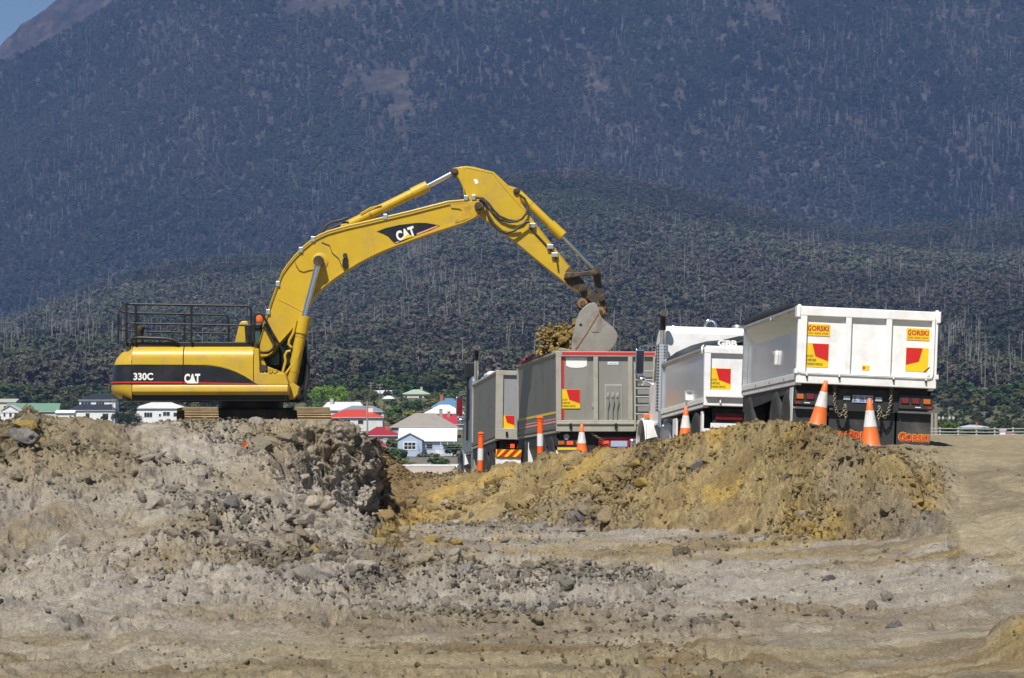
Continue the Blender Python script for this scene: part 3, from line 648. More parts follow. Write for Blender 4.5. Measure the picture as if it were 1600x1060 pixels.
def hill(name, y0, y1, ny, fz, m, lab, nx=300, pad=900):
    ys = np.linspace(y0, y1, ny); ps = np.linspace(-pad, 1600+pad, nx); PX_, Y_ = np.meshgrid(ps, ys); X_ = (PX_-800)/F*Y_
    Z_ = fz(X_, Y_); o = np_mesh(name, np.stack([X_, Y_, Z_], -1).reshape(-1, 3), grid_faces(ny, nx), m); return tag(o, lab, None, kind='structure')
def ground_cover(name, c0, c1, c2, sc):
    m, nt, b = new_mat(name); N = nt.nodes; L = nt.links; g = N.new('ShaderNodeNewGeometry')
    n = N.new('ShaderNodeTexNoise'); n.inputs['Scale'].default_value = sc; n.inputs['Detail'].default_value = 12; n.inputs['Roughness'].default_value = .7
    L.new(g.outputs['Position'], n.inputs['Vector']); r = N.new('ShaderNodeValToRGB'); e = r.color_ramp.elements
    e[0].color = (*c0, 1); e[0].position = .35; e[1].color = (*c2, 1); e[1].position = .68; q = e.new(.52); q.color = (*c1, 1)
    L.new(n.outputs['Fac'], r.inputs[0]); L.new(r.outputs[0], b.inputs['Base Color']); b.inputs['Roughness'].default_value = 1; b.inputs['Specular IOR Level'].default_value = .05
    bp = N.new('ShaderNodeBump'); bp.inputs['Strength'].default_value = 1; bp.inputs['Distance'].default_value = 4; L.new(n.outputs['Fac'], bp.inputs['Height']); L.new(bp.outputs[0], b.inputs['Normal'])
    MATS[name] = m; return m
hill('foothill', 1480, 3900, 160, foothill_z, ground_cover('scrub_floor', (.02, .022, .014), (.05, .042, .028), (.10, .08, .055), .05), 'scrub covered floor of the foothill')
hill('mountain', 3550, 5350, 160, mountain_z, ground_cover('mountain_floor', (.024, .022, .020), (.048, .042, .037), (.10, .086, .077), .04), 'stony flank of the mountain')
hill('far_ridge', 5000, 6400, 220, far_ridge_z, ground_cover('bare_rock', (.012, .011, .012), (.045, .034, .031), (.10, .074, .062), .03), 'bare rocky ridge behind the forest', nx=900, pad=500)

# ---- forest: eucalypt crowns and dead white spars, far too many to count
def leaf_mat(name, ramp_cols, attr=True):
    m, nt, b = new_mat(name); N = nt.nodes; L = nt.links
    at = N.new('ShaderNodeAttribute'); at.attribute_name = 'soil'; at.attribute_type = 'INSTANCER'
    tc = N.new('ShaderNodeTexCoord'); n = N.new('ShaderNodeTexNoise'); n.inputs['Scale'].default_value = 5; n.inputs['Detail'].default_value = 5
    L.new(tc.outputs['Object'], n.inputs['Vector'])
    mr = N.new('ShaderNodeMapRange'); mr.inputs[1].default_value = .3; mr.inputs[2].default_value = .7; mr.inputs[3].default_value = .6; mr.inputs[4].default_value = 1.4
    L.new(n.outputs['Fac'], mr.inputs[0]); mu = N.new('ShaderNodeVectorMath'); mu.operation = 'SCALE'
    L.new(at.outputs['Color'], mu.inputs[0]); L.new(mr.outputs[0], mu.inputs['Scale']); L.new(mu.outputs[0], b.inputs['Base Color'])
    b.inputs['Roughness'].default_value = .8; b.inputs['Specular IOR Level'].default_value = .1
    MATS[name] = m; return m
leaf_mat('forest_leaf', None)
def crown_mesh(i):
    """one gum tree, 1 m high in its own units: thin trunk, open clumps of leaf-sized faces"""
    rr = random.Random(500+i); V = []; Fc = []
    def tri(a, b, c): k = len(V); V.extend([a, b, c]); Fc.append((k, k+1, k+2))
    ncl = rr.randint(7, 11)
    for c in range(ncl):
        a = rr.uniform(0, 6.28); rad = rr.uniform(.02, .30); h = rr.uniform(.42, .95) if c else .95
        rad *= 1.15-.7*abs(h-.62)/.4
        ce = Vector((rad*math.cos(a), rad*math.sin(a), h)); cr_ = rr.uniform(.10, .17)
        for _ in range(26):
            d = Vector((rr.gauss(0, 1), rr.gauss(0, 1), rr.gauss(0, .8)+.25)).normalized()
            p = ce + Vector((d.x*cr_, d.y*cr_, d.z*cr_*.75))*rr.uniform(.6, 1.05)
            t1 = d.cross(Vector((rr.uniform(-1, 1), rr.uniform(-1, 1), rr.uniform(-1, 1)))).normalized(); t2 = d.cross(t1)
            s_ = rr.uniform(.035, .075)
            t1 = (t1+d*rr.uniform(-.5, .5))*s_; t2 = (t2+d*rr.uniform(-.5, .5))*s_
            tri(p-t1-t2*.6, p+t1-t2*.6, p+t2*1.2)
    me = bpy.data.meshes.new('gum_%d' % i); me.from_pydata(V, [], Fc); me.update(); return me
def spar_mesh(i):
    rr = random.Random(700+i); mb = MB(); lean = rr.uniform(-.06, .06)
    mb.tube([(0, 0, 0), (lean*.5, 0, .5), (lean, 0, 1)], [.017, .014, .005], 4)
    for k in range(rr.randint(1, 5)):
        h = rr.uniform(.45, .92); a = rr.uniform(0, 6.28); l = rr.uniform(.06, .2)
        mb.tube([(lean*h, 0, h), (lean*h+l*math.cos(a), l*math.sin(a), h+l*rr.uniform(.4, 1.2))], [.007, .003], 3)
    return mb.mesh('spar_%d' % i)
spar_m, nt_, b_ = new_mat('dead_wood'); b_.inputs['Base Color'].default_value = (.36, .33, .30, 1); b_.inputs['Roughness'].default_value = .9
n_ = nt_.nodes.new('ShaderNodeTexNoise'); n_.inputs['Scale'].default_value = 3; r_ = nt_.nodes.new('ShaderNodeValToRGB')
r_.color_ramp.elements[0].color = (.15, .135, .125, 1); r_.color_ramp.elements[1].color = (.33, .31, .29, 1); nt_.links.new(n_.outputs['Fac'], r_.inputs[0]); nt_.links.new(r_.outputs[0], b_.inputs['Base Color'])
FOL = np.array([(.040, .050, .022), (.055, .062, .028), (.032, .044, .024), (.062, .055, .030), (.075, .058, .042), (.050, .066, .022)], np.float32)
def forest(name, y0, y1, n, fz, hmin, hmax, bare, label, seed, lift):
    g = np.random.default_rng(seed); Y = np.sqrt(g.uniform(y0**2, y1**2, n)); px = g.uniform(-260, 1860, n); X = (px-800)/F*Y
    Z = fz(X, Y); py = HOR-(Z-CAM_Z)/Y*F
    keep = (py > -120) & (g.random(n) > bare(px, py, X, Y)); X, Y, Z, px, py = X[keep], Y[keep], Z[keep], px[keep], py[keep]; n = len(X)
    h = g.uniform(hmin, hmax, n)*(.75+.5*fbm(X/180, Y/180, 0*X, 3, seed)); w = h*g.uniform(.8, 1.25, n)
    ci = g.integers(0, 6, n); c = .74*(FOL[ci]+c3(.014, .011, .012)*lift)*g.uniform(.75, 1.25, (n, 1))*(1+.3*lift)*(.62+.76*sstep(.3, .7, fbm(X/330+2, Y/500, 0*X, 4, seed+31)))[:, None]; q = fbm(X/150+9, Y/200, 0*X, 4, seed+5)[:, None]
    c = c*(1-.6*sstep(.5, .66, q))+c3(.075, .060, .040)*.6*sstep(.5, .66, q)
    vg = sstep(.60, .70, fbm(X/260+1, Y/300+8, 0*X, 3, seed+9))[:, None]; c = c*(1-.5*vg)+c3(.055, .085, .022)*.5*vg
    c = (.90+.45*lift)*(c*.72+.28*c.mean(1, keepdims=True))
    scatter(name, np.stack([X, Y, Z-.1*h], -1), np.stack([0*X, 0*X, g.uniform(0, 6.28, n)], -1), np.stack([w, w, h*1.05], -1), g.integers(0, 7, n), c,
            [loose_obj(crown_mesh(100*seed+i), MATS['forest_leaf']) for i in range(7)], label, 'forest')
    return X, Y, Z, px, py
def gauss(px, py, cx, cy, sx, sy): return np.exp(-((px-cx)/sx)**2-((py-cy)/sy)**2)
def bare_mtn(px, py, X, Y):
    n1 = .55+.9*fbm(px/14, py/10, 0*px, 3, 77)
    b = 1.1*gauss(px, py, 592, 130, 50, 26)+.8*gauss(px, py, 625, 180, 20, 40)+.8*gauss(px, py, 1200, 22, 50, 18)+.7*gauss(px, py, 690, 8, 70, 12)+.5*gauss(px, py, 930, 120, 30, 40)
    b += .7*gauss(px, py, 405, 155, 26, 12)+.6*gauss(px, py, 250, 40, 60, 14)+.7*gauss(px, py, 480, 14, 50, 14)+.6*gauss(px, py, 1500, 20, 60, 20)+.5*gauss(px, py, 540, 10, 60, 18)
    return np.clip(b*n1*1.2, 0, .97)+.12
def bare_ft(px, py, X, Y):
    return np.clip(1.1*gauss(px, py, 1005, 432, 14, 16)+.8*gauss(px, py, 985, 445, 10, 20)+.8*gauss(px, py, 20, 525, 30, 14)+.5*gauss(px, py, 110, 560, 60, 30)+.6*gauss(px, py, 1540, 560, 90, 60)*(fbm(px/20, py/14, 0*px, 3, 5) > .5), 0, .9)
m1 = forest('mountain_forest', 3650, 5080, 62000, mountain_z, 9, 16, bare_mtn, 'blue green eucalypt forest covering the mountain side', 21, 0)
def lower_z(X, Y): return np.where(Y < 1495, town_z(X/np.maximum(Y, 1)*F+800, Y), foothill_z(X, Y))
m2 = forest('foothill_forest', 1150, 3420, 46000, lower_z, 8, 14, bare_ft, 'darker gum forest on the foothill behind the town', 22, .8)
g = np.random.default_rng(33)
def spars(name, src, n, hm, dens, label):
    X, Y, Z, px, py = src; w = dens(px, py)*(.15+2.2*sstep(.5, .68, fbm(px/60, py/40, 0*px, 4, 55))); w /= w.sum()
    k = g.choice(len(X), n, replace=True, p=w); h = g.uniform(*hm, n)*g.uniform(.7, 1.25, n)
    p = np.stack([X[k]+g.uniform(-6, 6, n), Y[k]-g.uniform(3, 10, n), Z[k]], -1)
    scatter(name, p, np.stack([g.normal(0, .05, n), g.normal(0, .05, n), g.uniform(0, 6.28, n)], -1), np.stack([h*g.uniform(.5, 1.0, n)]*2+[h], -1), g.integers(0, 6, n),
            np.ones((n, 3)), [loose_obj(spar_mesh(i), spar_m) for i in range(6)], label, 'dead trees')
spars('mountain_dead_trees', m1, 4200, (12, 22), lambda px, py: .5+1.2*gauss(px, py, 700, 400, 260, 90)+1.0*gauss(px, py, 1500, 250, 120, 90)+.7*gauss(px, py, 250, 180, 220, 60)+.6*gauss(px, py, 1200, 120, 250, 90), 'bare white trunks of dead trees on the mountain side')
spars('foothill_dead_trees', m2, 3000, (11, 20), lambda px, py: .25+1.6*gauss(px, py, 700, 420, 170, 60)+1.8*gauss(px, py, 1500, 500, 160, 90)+.8*gauss(px, py, 1380, 440, 160, 40)+.5*gauss(px, py, 80, 560, 120, 40), 'bare white trunks of dead trees on the foothill')

# ------------------------------------------------------------------ the air between here and the mountain
hm, nt_, b_ = new_mat('haze'); nt_.nodes.remove(b_); pv = nt_.nodes.new('ShaderNodeVolumePrincipled')
pv.inputs['Color'].default_value = (.28, .48, 1.0, 1); pv.inputs['Density'].default_value = 6.8e-5; pv.inputs['Anisotropy'].default_value = 0.0
nt_.links.new(pv.outputs[0], [n for n in nt_.nodes if n.type == 'OUTPUT_MATERIAL'][0].inputs['Volume'])
hz = MB().box(-2600, 2600, -200, 6700, -12, 1250).build('haze', hm); tag(hz, 'thin blue summer haze in the air before the mountain', 'haze', kind='stuff')
# ------------------------------------------------------------------ excavator (its upper body lies square to the view)
EXY = 71.0
EX0 = P(393, 703, EXY)
exc = thing('excavator', EX0, (0, 0, 0), 'large yellow crawler excavator on the left bank with its boom reaching over the grey trailer', 'excavator')
def E(px, py, ly):
    """local point of the excavator that shows at (px, py) when it lies ly behind the machine's centre plane"""
    return P(px, py, EXY+ly) - EX0
def E2(px, py, ly): q = E(px, py, ly); return (q.x, q.z)
def c1(zx, zy): return (150+zx/4.3243, 460+zy/4.3243)
def c2(zx, zy): return (380+zx/3.925, 250+zy/3.925)
def c3b(zx, zy): return (690+zx/3.3133, 240+zy/3.3125)
def cB(zx, zy): return (860+zx/6.6286, 400+zy/6.625)
def cC(zx, zy): return (380+zx/6.6286, 480+zy/6.625)
def arc_pts(a, b, bulge, n=10):
    a, b = Vector(a), Vector(b); d = b-a; nrm = Vector((-d.y, d.x)); return [tuple(a+d*t+nrm*bulge*4*t*(1-t)) for t in np.linspace(0, 1, n)]

# --- counterweight: rounded in plan and in section
NEAR, FAR = -1.58, 1.58
xs_, zb = E2(206, 625, NEAR)[0], E2(206, 625, NEAR)[1]
zt = E2(206, 541, NEAR)[1]; xtail = E2(165, 600, NEAR)[0]
def counterweight():
    # sections in z: how far the tail sticks out
    prof = [(zb, .30), (zb+.06, .16), (zb+.14, .05), (zb+.26, 0.0), (zb+.44, .0), (zb+.80, .05), (zb+1.0, .12), (zb+1.14, .24), (zt-.05, .42), (zt, .56)]
    V = []; Fc = []; NA = 41
    for z, ins in prof:
        for k in range(NA):
            t = k/(NA-1); yy = NEAR+(FAR-NEAR)*t; e = abs(2*t-1)
            x = xtail+.03+ins+.42*(e**6)
            nin = min(ins*.25, .10)
            V.append((min(x, xs_-.02), yy*(1-nin/1.58), z))
        V.append((xs_-.006, FAR*(1-min(ins*.25, .10)/1.58), z)); V.append((xs_-.006, NEAR*(1-min(ins*.25, .10)/1.58), z))
    W_ = NA+2
    for r in range(len(prof)-1):
        for k in range(W_):
            a = r*W_+k; b = r*W_+(k+1) % W_; Fc.append((a, b, b+W_, a+W_)[::-1])
    Fc.append(tuple(range(W_))); Fc.append(tuple(reversed(range((len(prof)-1)*W_, len(prof)*W_))))
    return MB().add(V, Fc)
cw = counterweight().build('counterweight', 'cat_yellow', exc, smooth=50)
def wrap_band(z0, z1, name, m, off):
    V = []; NA = 41
    for z in (z0, z1):
        ins = float(np.interp(z, [zb, zb+.06, zb+.14, zb+.26, zb+.44, zb+.80, zb+1.0, zb+1.14], [.30, .16, .05, 0, 0, .05, .12, .24])); nin = min(ins*.25, .10)
        ring = [(xs_-.004, NEAR*(1-nin/1.58))]
        for k in range(NA):
            t = k/(NA-1); e = abs(2*t-1); ring.append((min(xtail+.03+ins+.42*(e**6), xs_-.02), (NEAR+(FAR-NEAR)*t)*(1-nin/1.58)))
        ring.append((xs_-.004, FAR*(1-nin/1.58)))
        for k, (x, y) in enumerate(ring):
            a, b = ring[max(0, k-1)], ring[min(len(ring)-1, k+1)]; d = Vector((b[0]-a[0], b[1]-a[1])).normalized()
            V.append((x-d.y*off*1.0, y+d.x*off, z))
    n = len(V)//2
    return MB().add(V, [(k+1, k, n+k, n+k+1) for k in range(n-1)]).build(name, m, cw, smooth=40)
zband0, zband1 = E2(250, 600.5, NEAR)[1], E2(250, 569.8, NEAR)[1]
wrap_band(zband0, zband1, 'black_band', 'cat_black', .012)
wrap_band(E2(250, 598.6, NEAR)[1], E2(250, 596.6, NEAR)[1], 'red_line', 'red_stripe', .018)

# --- hood doors: two long doors with a rounded top edge, black band, red line
def hood(px0, px1, name):
    x0, x1 = E2(px0, 600, NEAR)[0]+.008, E2(px1, 600, NEAR)[0]-.008
    zz0 = E2(px0, 600.5, NEAR)[1]-.01
    pr = [(FAR, zz0), (NEAR, zz0), (NEAR, zt-.46)] + [(NEAR+.30*(1-math.cos(a)), zt-.30*(1-math.sin(a))) for a in np.linspace(0, math.pi/2, 7)] + [(FAR-.30, zt), (FAR, zt-.3)]
    pr = [(NEAR+.0, p[1]) if abs(p[0]-NEAR) < 1e-6 else p for p in pr]
    return MB().prism(pr, x0, x1, 'x').build(name, 'cat_yellow', exc, smooth=35)
h1 = hood(205.8, 286, 'hood_door'); h2 = hood(286.6, 396, 'hood_door')
bx('seam_backing', 'black_steel', exc, E2(205, 0, NEAR)[0], E2(397, 0, NEAR)[0], NEAR+.02, FAR-.02, zband0, zt-.35)
yb = NEAR-.004
def plate(name, m, parent, pts, y, th=.004):
    return MB().prism([E2(*p, y) for p in pts], y-th, y, 'y').build(name, m, parent)
plate('black_band', 'cat_black', h1, [(206.2, 569.8), (285.7, 570.0), (285.7, 600.6), (206.2, 600.6)], NEAR-.001)
plate('black_band', 'cat_black', h2, [(287, 570.0), (318, 570.4), (331, 571.6), (345, 574.0), (358, 577.5), (370, 582), (382, 588), (393, 595), (395.6, 597.5), (395.6, 600.6), (287, 600.6)], NEAR-.001)
plate('band_edge', 'decal_yellow', h2, [(318, 568.6), (331, 569.8), (345, 572.2), (358, 575.7), (370, 580.2), (382, 586.2), (395.6, 595.4), (395.6, 594.6), (382, 585.2), (370, 579.2), (358, 574.8), (345, 571.3), (331, 568.9)], NEAR-.006)
plate('red_line', 'red_stripe', h1, [(206.2, 596.3), (285.7, 597.0), (285.7, 599.2), (206.2, 598.6)], NEAR-.006)
plate('red_line', 'red_stripe', h2, [(287, 597.0), (395.6, 599.4), (395.6, 601.0), (287, 599.2)], NEAR-.006)
q = E(208.6, 594.4, NEAR-.01); q2 = E(239.3, 582.9, NEAR-.01)
text('330C', 'lettering', 'decal_white', h1, q.x, q.z, q2.x-q.x, q2.z-q.z, NEAR-.012, bold=.03)
q = E(288, 598.6, NEAR-.01); q2 = E(312.8, 584.2, NEAR-.01)
text('CAT', 'lettering', 'decal_white', h2, q.x, q.z, q2.x-q.x, q2.z-q.z, NEAR-.012, bold=.045)
plate('logo_triangle', 'decal_white', h2, [(292.5, 599.4), (300.9, 592.8), (309.5, 599.4)], NEAR-.016)
plate('door_latch', 'black_steel', h1, [(270, 583), (281, 583), (281, 592), (270, 592)], NEAR-.008, .012)
plate('warning_sticker', 'decal_yellow', exc, [(208, 602.6), (219, 602.6), (219, 607), (208, 607)], NEAR-.012)

# --- lower frame skirt and the boom seat
z_sk0, z_sk1 = E2(300, 617.5, NEAR)[1], E2(300, 601.2, NEAR)[1]
sk = MB().prism([(NEAR+.01, z_sk1), (NEAR-.02, z_sk1-.04), (NEAR-.02, z_sk0+.08), (NEAR+.05, z_sk0), (FAR-.05, z_sk0), (FAR, z_sk0+.1), (FAR-.01, z_sk1)], E2(206.5, 0, NEAR)[0], E2(450, 0, NEAR)[0], 'x').build('side_skirt', 'cat_yellow', exc, smooth=40, bevel=.015)
bx('underside', 'black_steel', exc, E2(190, 0, NEAR)[0], E2(446, 0, NEAR)[0], NEAR+.12, FAR-.12, z_sk0-.14, z_sk0+.01)
fb = MB().prism([E2(*p, NEAR) for p in [(396.6, 545), (404, 545), (406, 583), (445, 583), (451, 601), (396.6, 601)]], NEAR+.005, NEAR+.55, 'y').build('front_box', 'cat_yellow', exc, bevel=.01)
plate('band_tip', 'cat_black', fb, [(396.9, 598.2), (403.5, 600.7), (396.9, 600.7)], NEAR-.0)
MB().prism([E2(*p, -.5) for p in [(400, 556), (409, 556), (417, 572), (446, 584), (452, 610), (400, 610)]], -.60, -.46, 'y').build('boom_bracket', 'cat_yellow', exc, bevel=.01)
MB().prism([E2(*p, .5) for p in [(400, 556), (409, 556), (417, 572), (446, 584), (452, 610), (400, 610)]], .46, .60, 'y').build('boom_bracket', 'cat_yellow', exc, bevel=.01)
bx('deck_plate', 'black_steel', exc, E2(400, 0, 0)[0], E2(452, 0, 0)[0], -.9, .3, z_sk1-.05, z_sk1+.10)
for (px, py, r) in ((412, 576, .085), (424, 581, .05), (431, 580.5, .05)):
    p = E(px, py, NEAR+.3); MB().cyl((p.x, NEAR-.01, p.z), (p.x, NEAR+.4, p.z), r, 16).build('tube_clamp', 'cat_yellow_worn' if r < .08 else 'greasy_steel', exc, smooth=40)
# black catwalk with slip edge on top of the hoods
bx('catwalk', 'black_steel', exc, E2(191, 0, NEAR)[0], E2(396, 0, NEAR)[0], NEAR+.22, FAR-.22, zt-.004, zt+.10, bevel=.01)
# --- handrails
def rail(pts, r, name='handrail', m='black_steel', sm=60, seg=8):
    return MB().tube(pts, r, seg).build(name, m, exc, smooth=sm)
def roundc(p0, p1, p2, rad, n=5):
    p0, p1, p2 = Vector(p0), Vector(p1), Vector(p2); a = p1+(p0-p1).normalized()*rad; b = p1+(p2-p1).normalized()*rad
    return [a*(1-t)**2+p1*2*t*(1-t)+b*t*t for t in np.linspace(0, 1, n)]
NR, FR = NEAR+.16, FAR-.35
def top(zx, zy, ly): return E(*c1(zx, zy), ly)
T0, T1, T2 = top(205, 66, NR), top(1050, 80, NR), top(1050, 330, NR)
Tf0 = top(155, 112, FR)
rail([Tf0] + roundc(Tf0, T0, T1, .12) + roundc(T0, T1, T2, .16) + [T2], .028)
M0, M1 = top(205, 196, NR), top(1046, 211, NR); Mf0 = top(155, 236, FR)
rail([Mf0] + roundc(Mf0, M0, M1, .12) + [M1], .024)
F1, F2 = top(895, 140, FR), top(895, 335, FR)
rail([Tf0, top(235, 127, FR)] + roundc(top(235, 127, FR), F1, F2, .14) + [F2], .028)
rail([Mf0, top(235, 250, FR), top(895, 266, FR)], .024)
for zx in (205, 268, 645):
    rail([top(zx, 70, NR), top(zx, 335, NR)], .028, 'rail_post')
for zx in (152, 283, 598):
    rail([top(zx, 130, FR), top(zx, 335, FR)], .028, 'rail_post')
rail([top(235, 325, NR), top(245, 298, NR), top(300, 293, NR), top(480, 300, NR), top(530, 312, NR), top(555, 325, NR)], .04, 'hood_handle')
# exhaust stub and air cleaner behind the rails
p = top(300, 330, .6); MB().lathe([(.08, 0), (.08, .30), (.10, .32), (.10, .40), (.07, .42)], 16, Matrix.Translation(p)).build('exhaust_pipe', 'greasy_steel', exc, smooth=50)
pc = MB().prism([E2(*c1(*p), -.1) for p in [(945, 333), (975, 205), (990, 185), (1030, 183), (1038, 210), (1018, 333)]], -.42, -.02, 'y').build('cab_riser', 'cat_yellow', exc, bevel=.03)
# mirror on its arm
mi = MB().prism([E2(*c1(*p), NR) for p in [(1003, 215), (1008, 208), (1040, 208), (1046, 300), (1038, 310), (1010, 305)]], NR-.02, NR+.12, 'y').build('mirror', 'black_steel', exc, bevel=.012)
rail([E(*c1(1020, 255), NR-.02), E(*c1(1030, 280), NR-.06), E(*c1(1050, 310), NR), E(*c1(1072, 330), NR)], .014, 'mirror_arm')
# hose loop on the boom foot and the big black hoop
rail([E(*cC(*p), -.62) for p in [(118, 480), (112, 300), (118, 100), (135, 70), (170, 60), (205, 90), (240, 150), (300, 265), (380, 400), (450, 530), (515, 645), (517, 760), (516, 850)]], .030, 'grab_hoop')
rail([E(*cC(*p), -.50) for p in [(225, 175), (260, 240), (300, 320), (320, 380), (310, 430), (270, 460), (210, 470), (150, 455), (120, 440)]], .032, 'hydraulic_hose', 'hose')
rail([E(*cC(*p), -.46) for p in [(320, 300), (325, 400), (305, 440), (260, 475), (200, 475), (140, 460)]], .028, 'hydraulic_hose', 'hose')
rail([E(*cC(*p), -.66) for p in [(550, 140), (520, 270), (480, 340), (470, 385), (500, 420)]], .035, 'steel_pipe', 'cat_yellow')
rail([E(*cC(*p), -.66) for p in [(580, 460), (570, 510), (545, 560), (440, 690), (405, 690), (440, 560), (432, 500), (455, 460), (490, 455)]], .035, 'steel_pipe', 'cat_yellow')
# beacon
p = E(*c1(1105, 190), .2); be = MB().lathe([(.075, 0), (.085, .02), (.085, .12), (.07, .16), (.03, .18)], 16, Matrix.Translation(p)).build('beacon', 'lens_amber', exc, smooth=40)
# --- cab on the far side
CY0, CY1 = .42, 1.50
def cabpt(zx, zy): return E2(*cC(zx, zy), CY0)
cab_out = [(70, 175), (560, 195), (600, 300), (655, 560), (640, 860), (590, 960), (70, 960)]
cb = bx('cab_floor', 'black_steel', exc, cabpt(70, 0)[0], cabpt(625, 0)[0], CY0, CY1, cabpt(0, 970)[1], cabpt(0, 760)[1])
MB().prism([cabpt(*p) for p in [(60, 170), (565, 185), (600, 215), (600, 235), (60, 225)]], CY0-.03, CY1+.03, 'y').build('cab_roof', 'black_steel', exc, bevel=.02)
for y_ in (CY0, CY1-.06):
    for a, b in (((70, 200), (70, 800)), ((390, 200), (390, 800)), ((585, 210), (650, 560)), ((650, 560), (600, 940)), ((70, 620), (640, 620))):
        pa, pb = cabpt(*a), cabpt(*b); MB().tube([(pa[0], y_+.03, pa[1]), (pb[0], y_+.03, pb[1])], .045, 6).build('cab_post', 'black_steel', exc, smooth=60)
    MB().prism([cabpt(*p) for p in [(75, 230), (385, 230), (385, 610), (75, 610)]], y_+.02, y_+.03, 'y').build('side_window', 'cab_glass', exc)
    MB().prism([cabpt(*p) for p in [(396, 230), (588, 235), (640, 560), (634, 612), (396, 612)]], y_+.02, y_+.03, 'y').build('side_window', 'cab_glass', exc)
    MB().prism([cabpt(*p) for p in [(75, 630), (640, 630), (600, 780), (75, 780)]], y_+.02, y_+.04, 'y').build('cab_panel', 'black_steel', exc)
MB().prism([cabpt(*p) for p in [(592, 225), (655, 560), (605, 940), (612, 945), (668, 560), (602, 222)]], CY0+.05, CY1-.05, 'y').build('windscreen', 'cab_glass', exc)
MB().prism([E2(*cC(*p), CY0) for p in [(625, 330), (655, 335), (668, 560), (690, 600), (685, 820), (660, 870), (640, 860), (672, 800), (675, 610), (652, 560), (640, 350)]], CY0-.06, CY0+.0, 'y').build('windscreen_guard', 'black_steel', exc)
seat = MB().prism([cabpt(*p) for p in [(150, 780), (150, 470), (200, 450), (230, 650), (350, 660), (360, 780)]], .75, 1.2, 'y').build('operator_seat', 'cat_black', exc, bevel=.03)
p = E(*cC(292, 540), CY0+.3); MB().lathe([(.07, -.1), (.11, -.05), (.12, .05), (.07, .12)], 12, Matrix.Translation(p)).build('seat_headrest', 'lens_amber', exc, smooth=50)
# front step and tow lug
MB().prism([E2(*cC(*p), -.5) for p in [(470, 830), (530, 790), (590, 830), (575, 905), (530, 960), (485, 960), (470, 900)]], -.9, -.3, 'y').build('front_lug', 'cat_yellow', exc, bevel=.01)
MB().prism([cabpt(*p) for p in [(440, 870), (640, 860), (600, 985), (440, 985)]], CY0-.3, CY1, 'y').build('front_frame', 'black_steel', exc)

# --- boom
BOOM_T = [(401, 556), (404, 540), (411, 515), (418, 494), (427, 467), (435, 445), (442, 428), (451, 415), (461.5, 402.5), (475, 388.5), (489.5, 376.5), (501, 370), (512.5, 365), (543, 356.5), (572, 350), (601.6, 343), (640, 334), (678, 324.2), (700, 318.6), (730, 316), (744, 315.2), (752, 317.5), (756.5, 323), (755, 329)]
BOOM_B = [(750, 333.5), (740, 340), (724, 347.5), (710, 352), (680, 361.5), (650, 372), (617, 384), (597, 392), (579, 400.5), (560, 410.5), (543, 421), (524, 433.5), (507, 446.5), (492, 461), (481, 478), (471, 493), (455, 515.5), (434, 538.6), (425, 552), (418, 557), (408, 559)]
BH = .37
boom = MB().prism([E2(*p, -BH) for p in BOOM_T+BOOM_B], -BH, BH, 'y').build('boom', 'cat_yellow', exc, smooth=25, bevel=.012)
# overhanging top plate along the boom
tp = [E(*p, -BH) for p in BOOM_T[1:20]]
MB().add([v for p in tp for v in ((p.x, -BH-.035, p.z+.012), (p.x, BH+.035, p.z+.012), (p.x, BH+.035, p.z-.022), (p.x, -BH-.035, p.z-.022))],
         [f for i in range(len(tp)-1) for f in [(4*i+k, 4*i+(k+1) % 4, 4*i+4+(k+1) % 4, 4*i+4+k)[::-1] for k in range(4)]] + [(0, 1, 2, 3), tuple(4*(len(tp)-1)+k for k in (3, 2, 1, 0))]).build('top_flange', 'cat_yellow', boom, smooth=30)
bp_ = [E(*p, -BH) for p in BOOM_B[:18]]
MB().add([v for p in bp_ for v in ((p.x, -BH-.03, p.z+.022), (p.x, BH+.03, p.z+.022), (p.x, BH+.03, p.z-.012), (p.x, -BH-.03, p.z-.012))],
         [f for i in range(len(bp_)-1) for f in [(4*i+k, 4*i+(k+1) % 4, 4*i+4+(k+1) % 4, 4*i+4+k) for k in range(4)]] + [(3, 2, 1, 0), tuple(4*(len(bp_)-1)+k for k in (0, 1, 2, 3))]).build('bottom_flange', 'cat_yellow', boom, smooth=30)
def bp2(name, m, pts, off, th=.004): return MB().prism([E2(*c2(*p), -BH) for p in pts], -BH-off-th, -BH-off, 'y').build(name, m, boom)
lg = bp2('logo_panel', 'cat_black', [(818, 440), (875, 418), (960, 399), (1060, 387), (1120, 387), (1170, 395), (1207, 404), (1150, 432), (1060, 464), (980, 500), (935, 517), (915, 500), (890, 472), (860, 455)], .002)
bp2('logo_line', 'pink_stripe', [(1062, 453), (1190, 403), (1197, 408), (1066, 461)], .008)
bp2('logo_line', 'pink_stripe', [(931, 507), (953, 499), (957, 504), (934, 513)], .008)
p0, p1, p2 = E(*c2(950, 503), -BH), E(*c2(1062, 464), -BH), E(*c2(938, 434), -BH)
text('CAT', 'lettering', 'decal_white', boom, p0.x, p0.z, (p1-p0).length, .255, -BH-.012, bold=.05, ang=math.atan2((p1-p0).z, (p1-p0).x))
bp2('logo_triangle', 'decal_yellow', [(970, 494), (1008, 456), (1042, 469)], .016)
bp2('boom_lamp', 'black_steel', [(612, 608), (640, 608), (642, 655), (634, 666), (616, 664), (608, 650)], .0, .10)
bp2('lamp_hood', 'hose', [(612, 585), (620, 574), (636, 575), (634, 604), (616, 604)], .0, .12)
rail([E(*c2(*p), -BH-.015) for p in [(480, 505), (530, 525), (545, 570), (585, 605), (600, 640), (606, 660)]], .008, 'lamp_cable', 'hose')
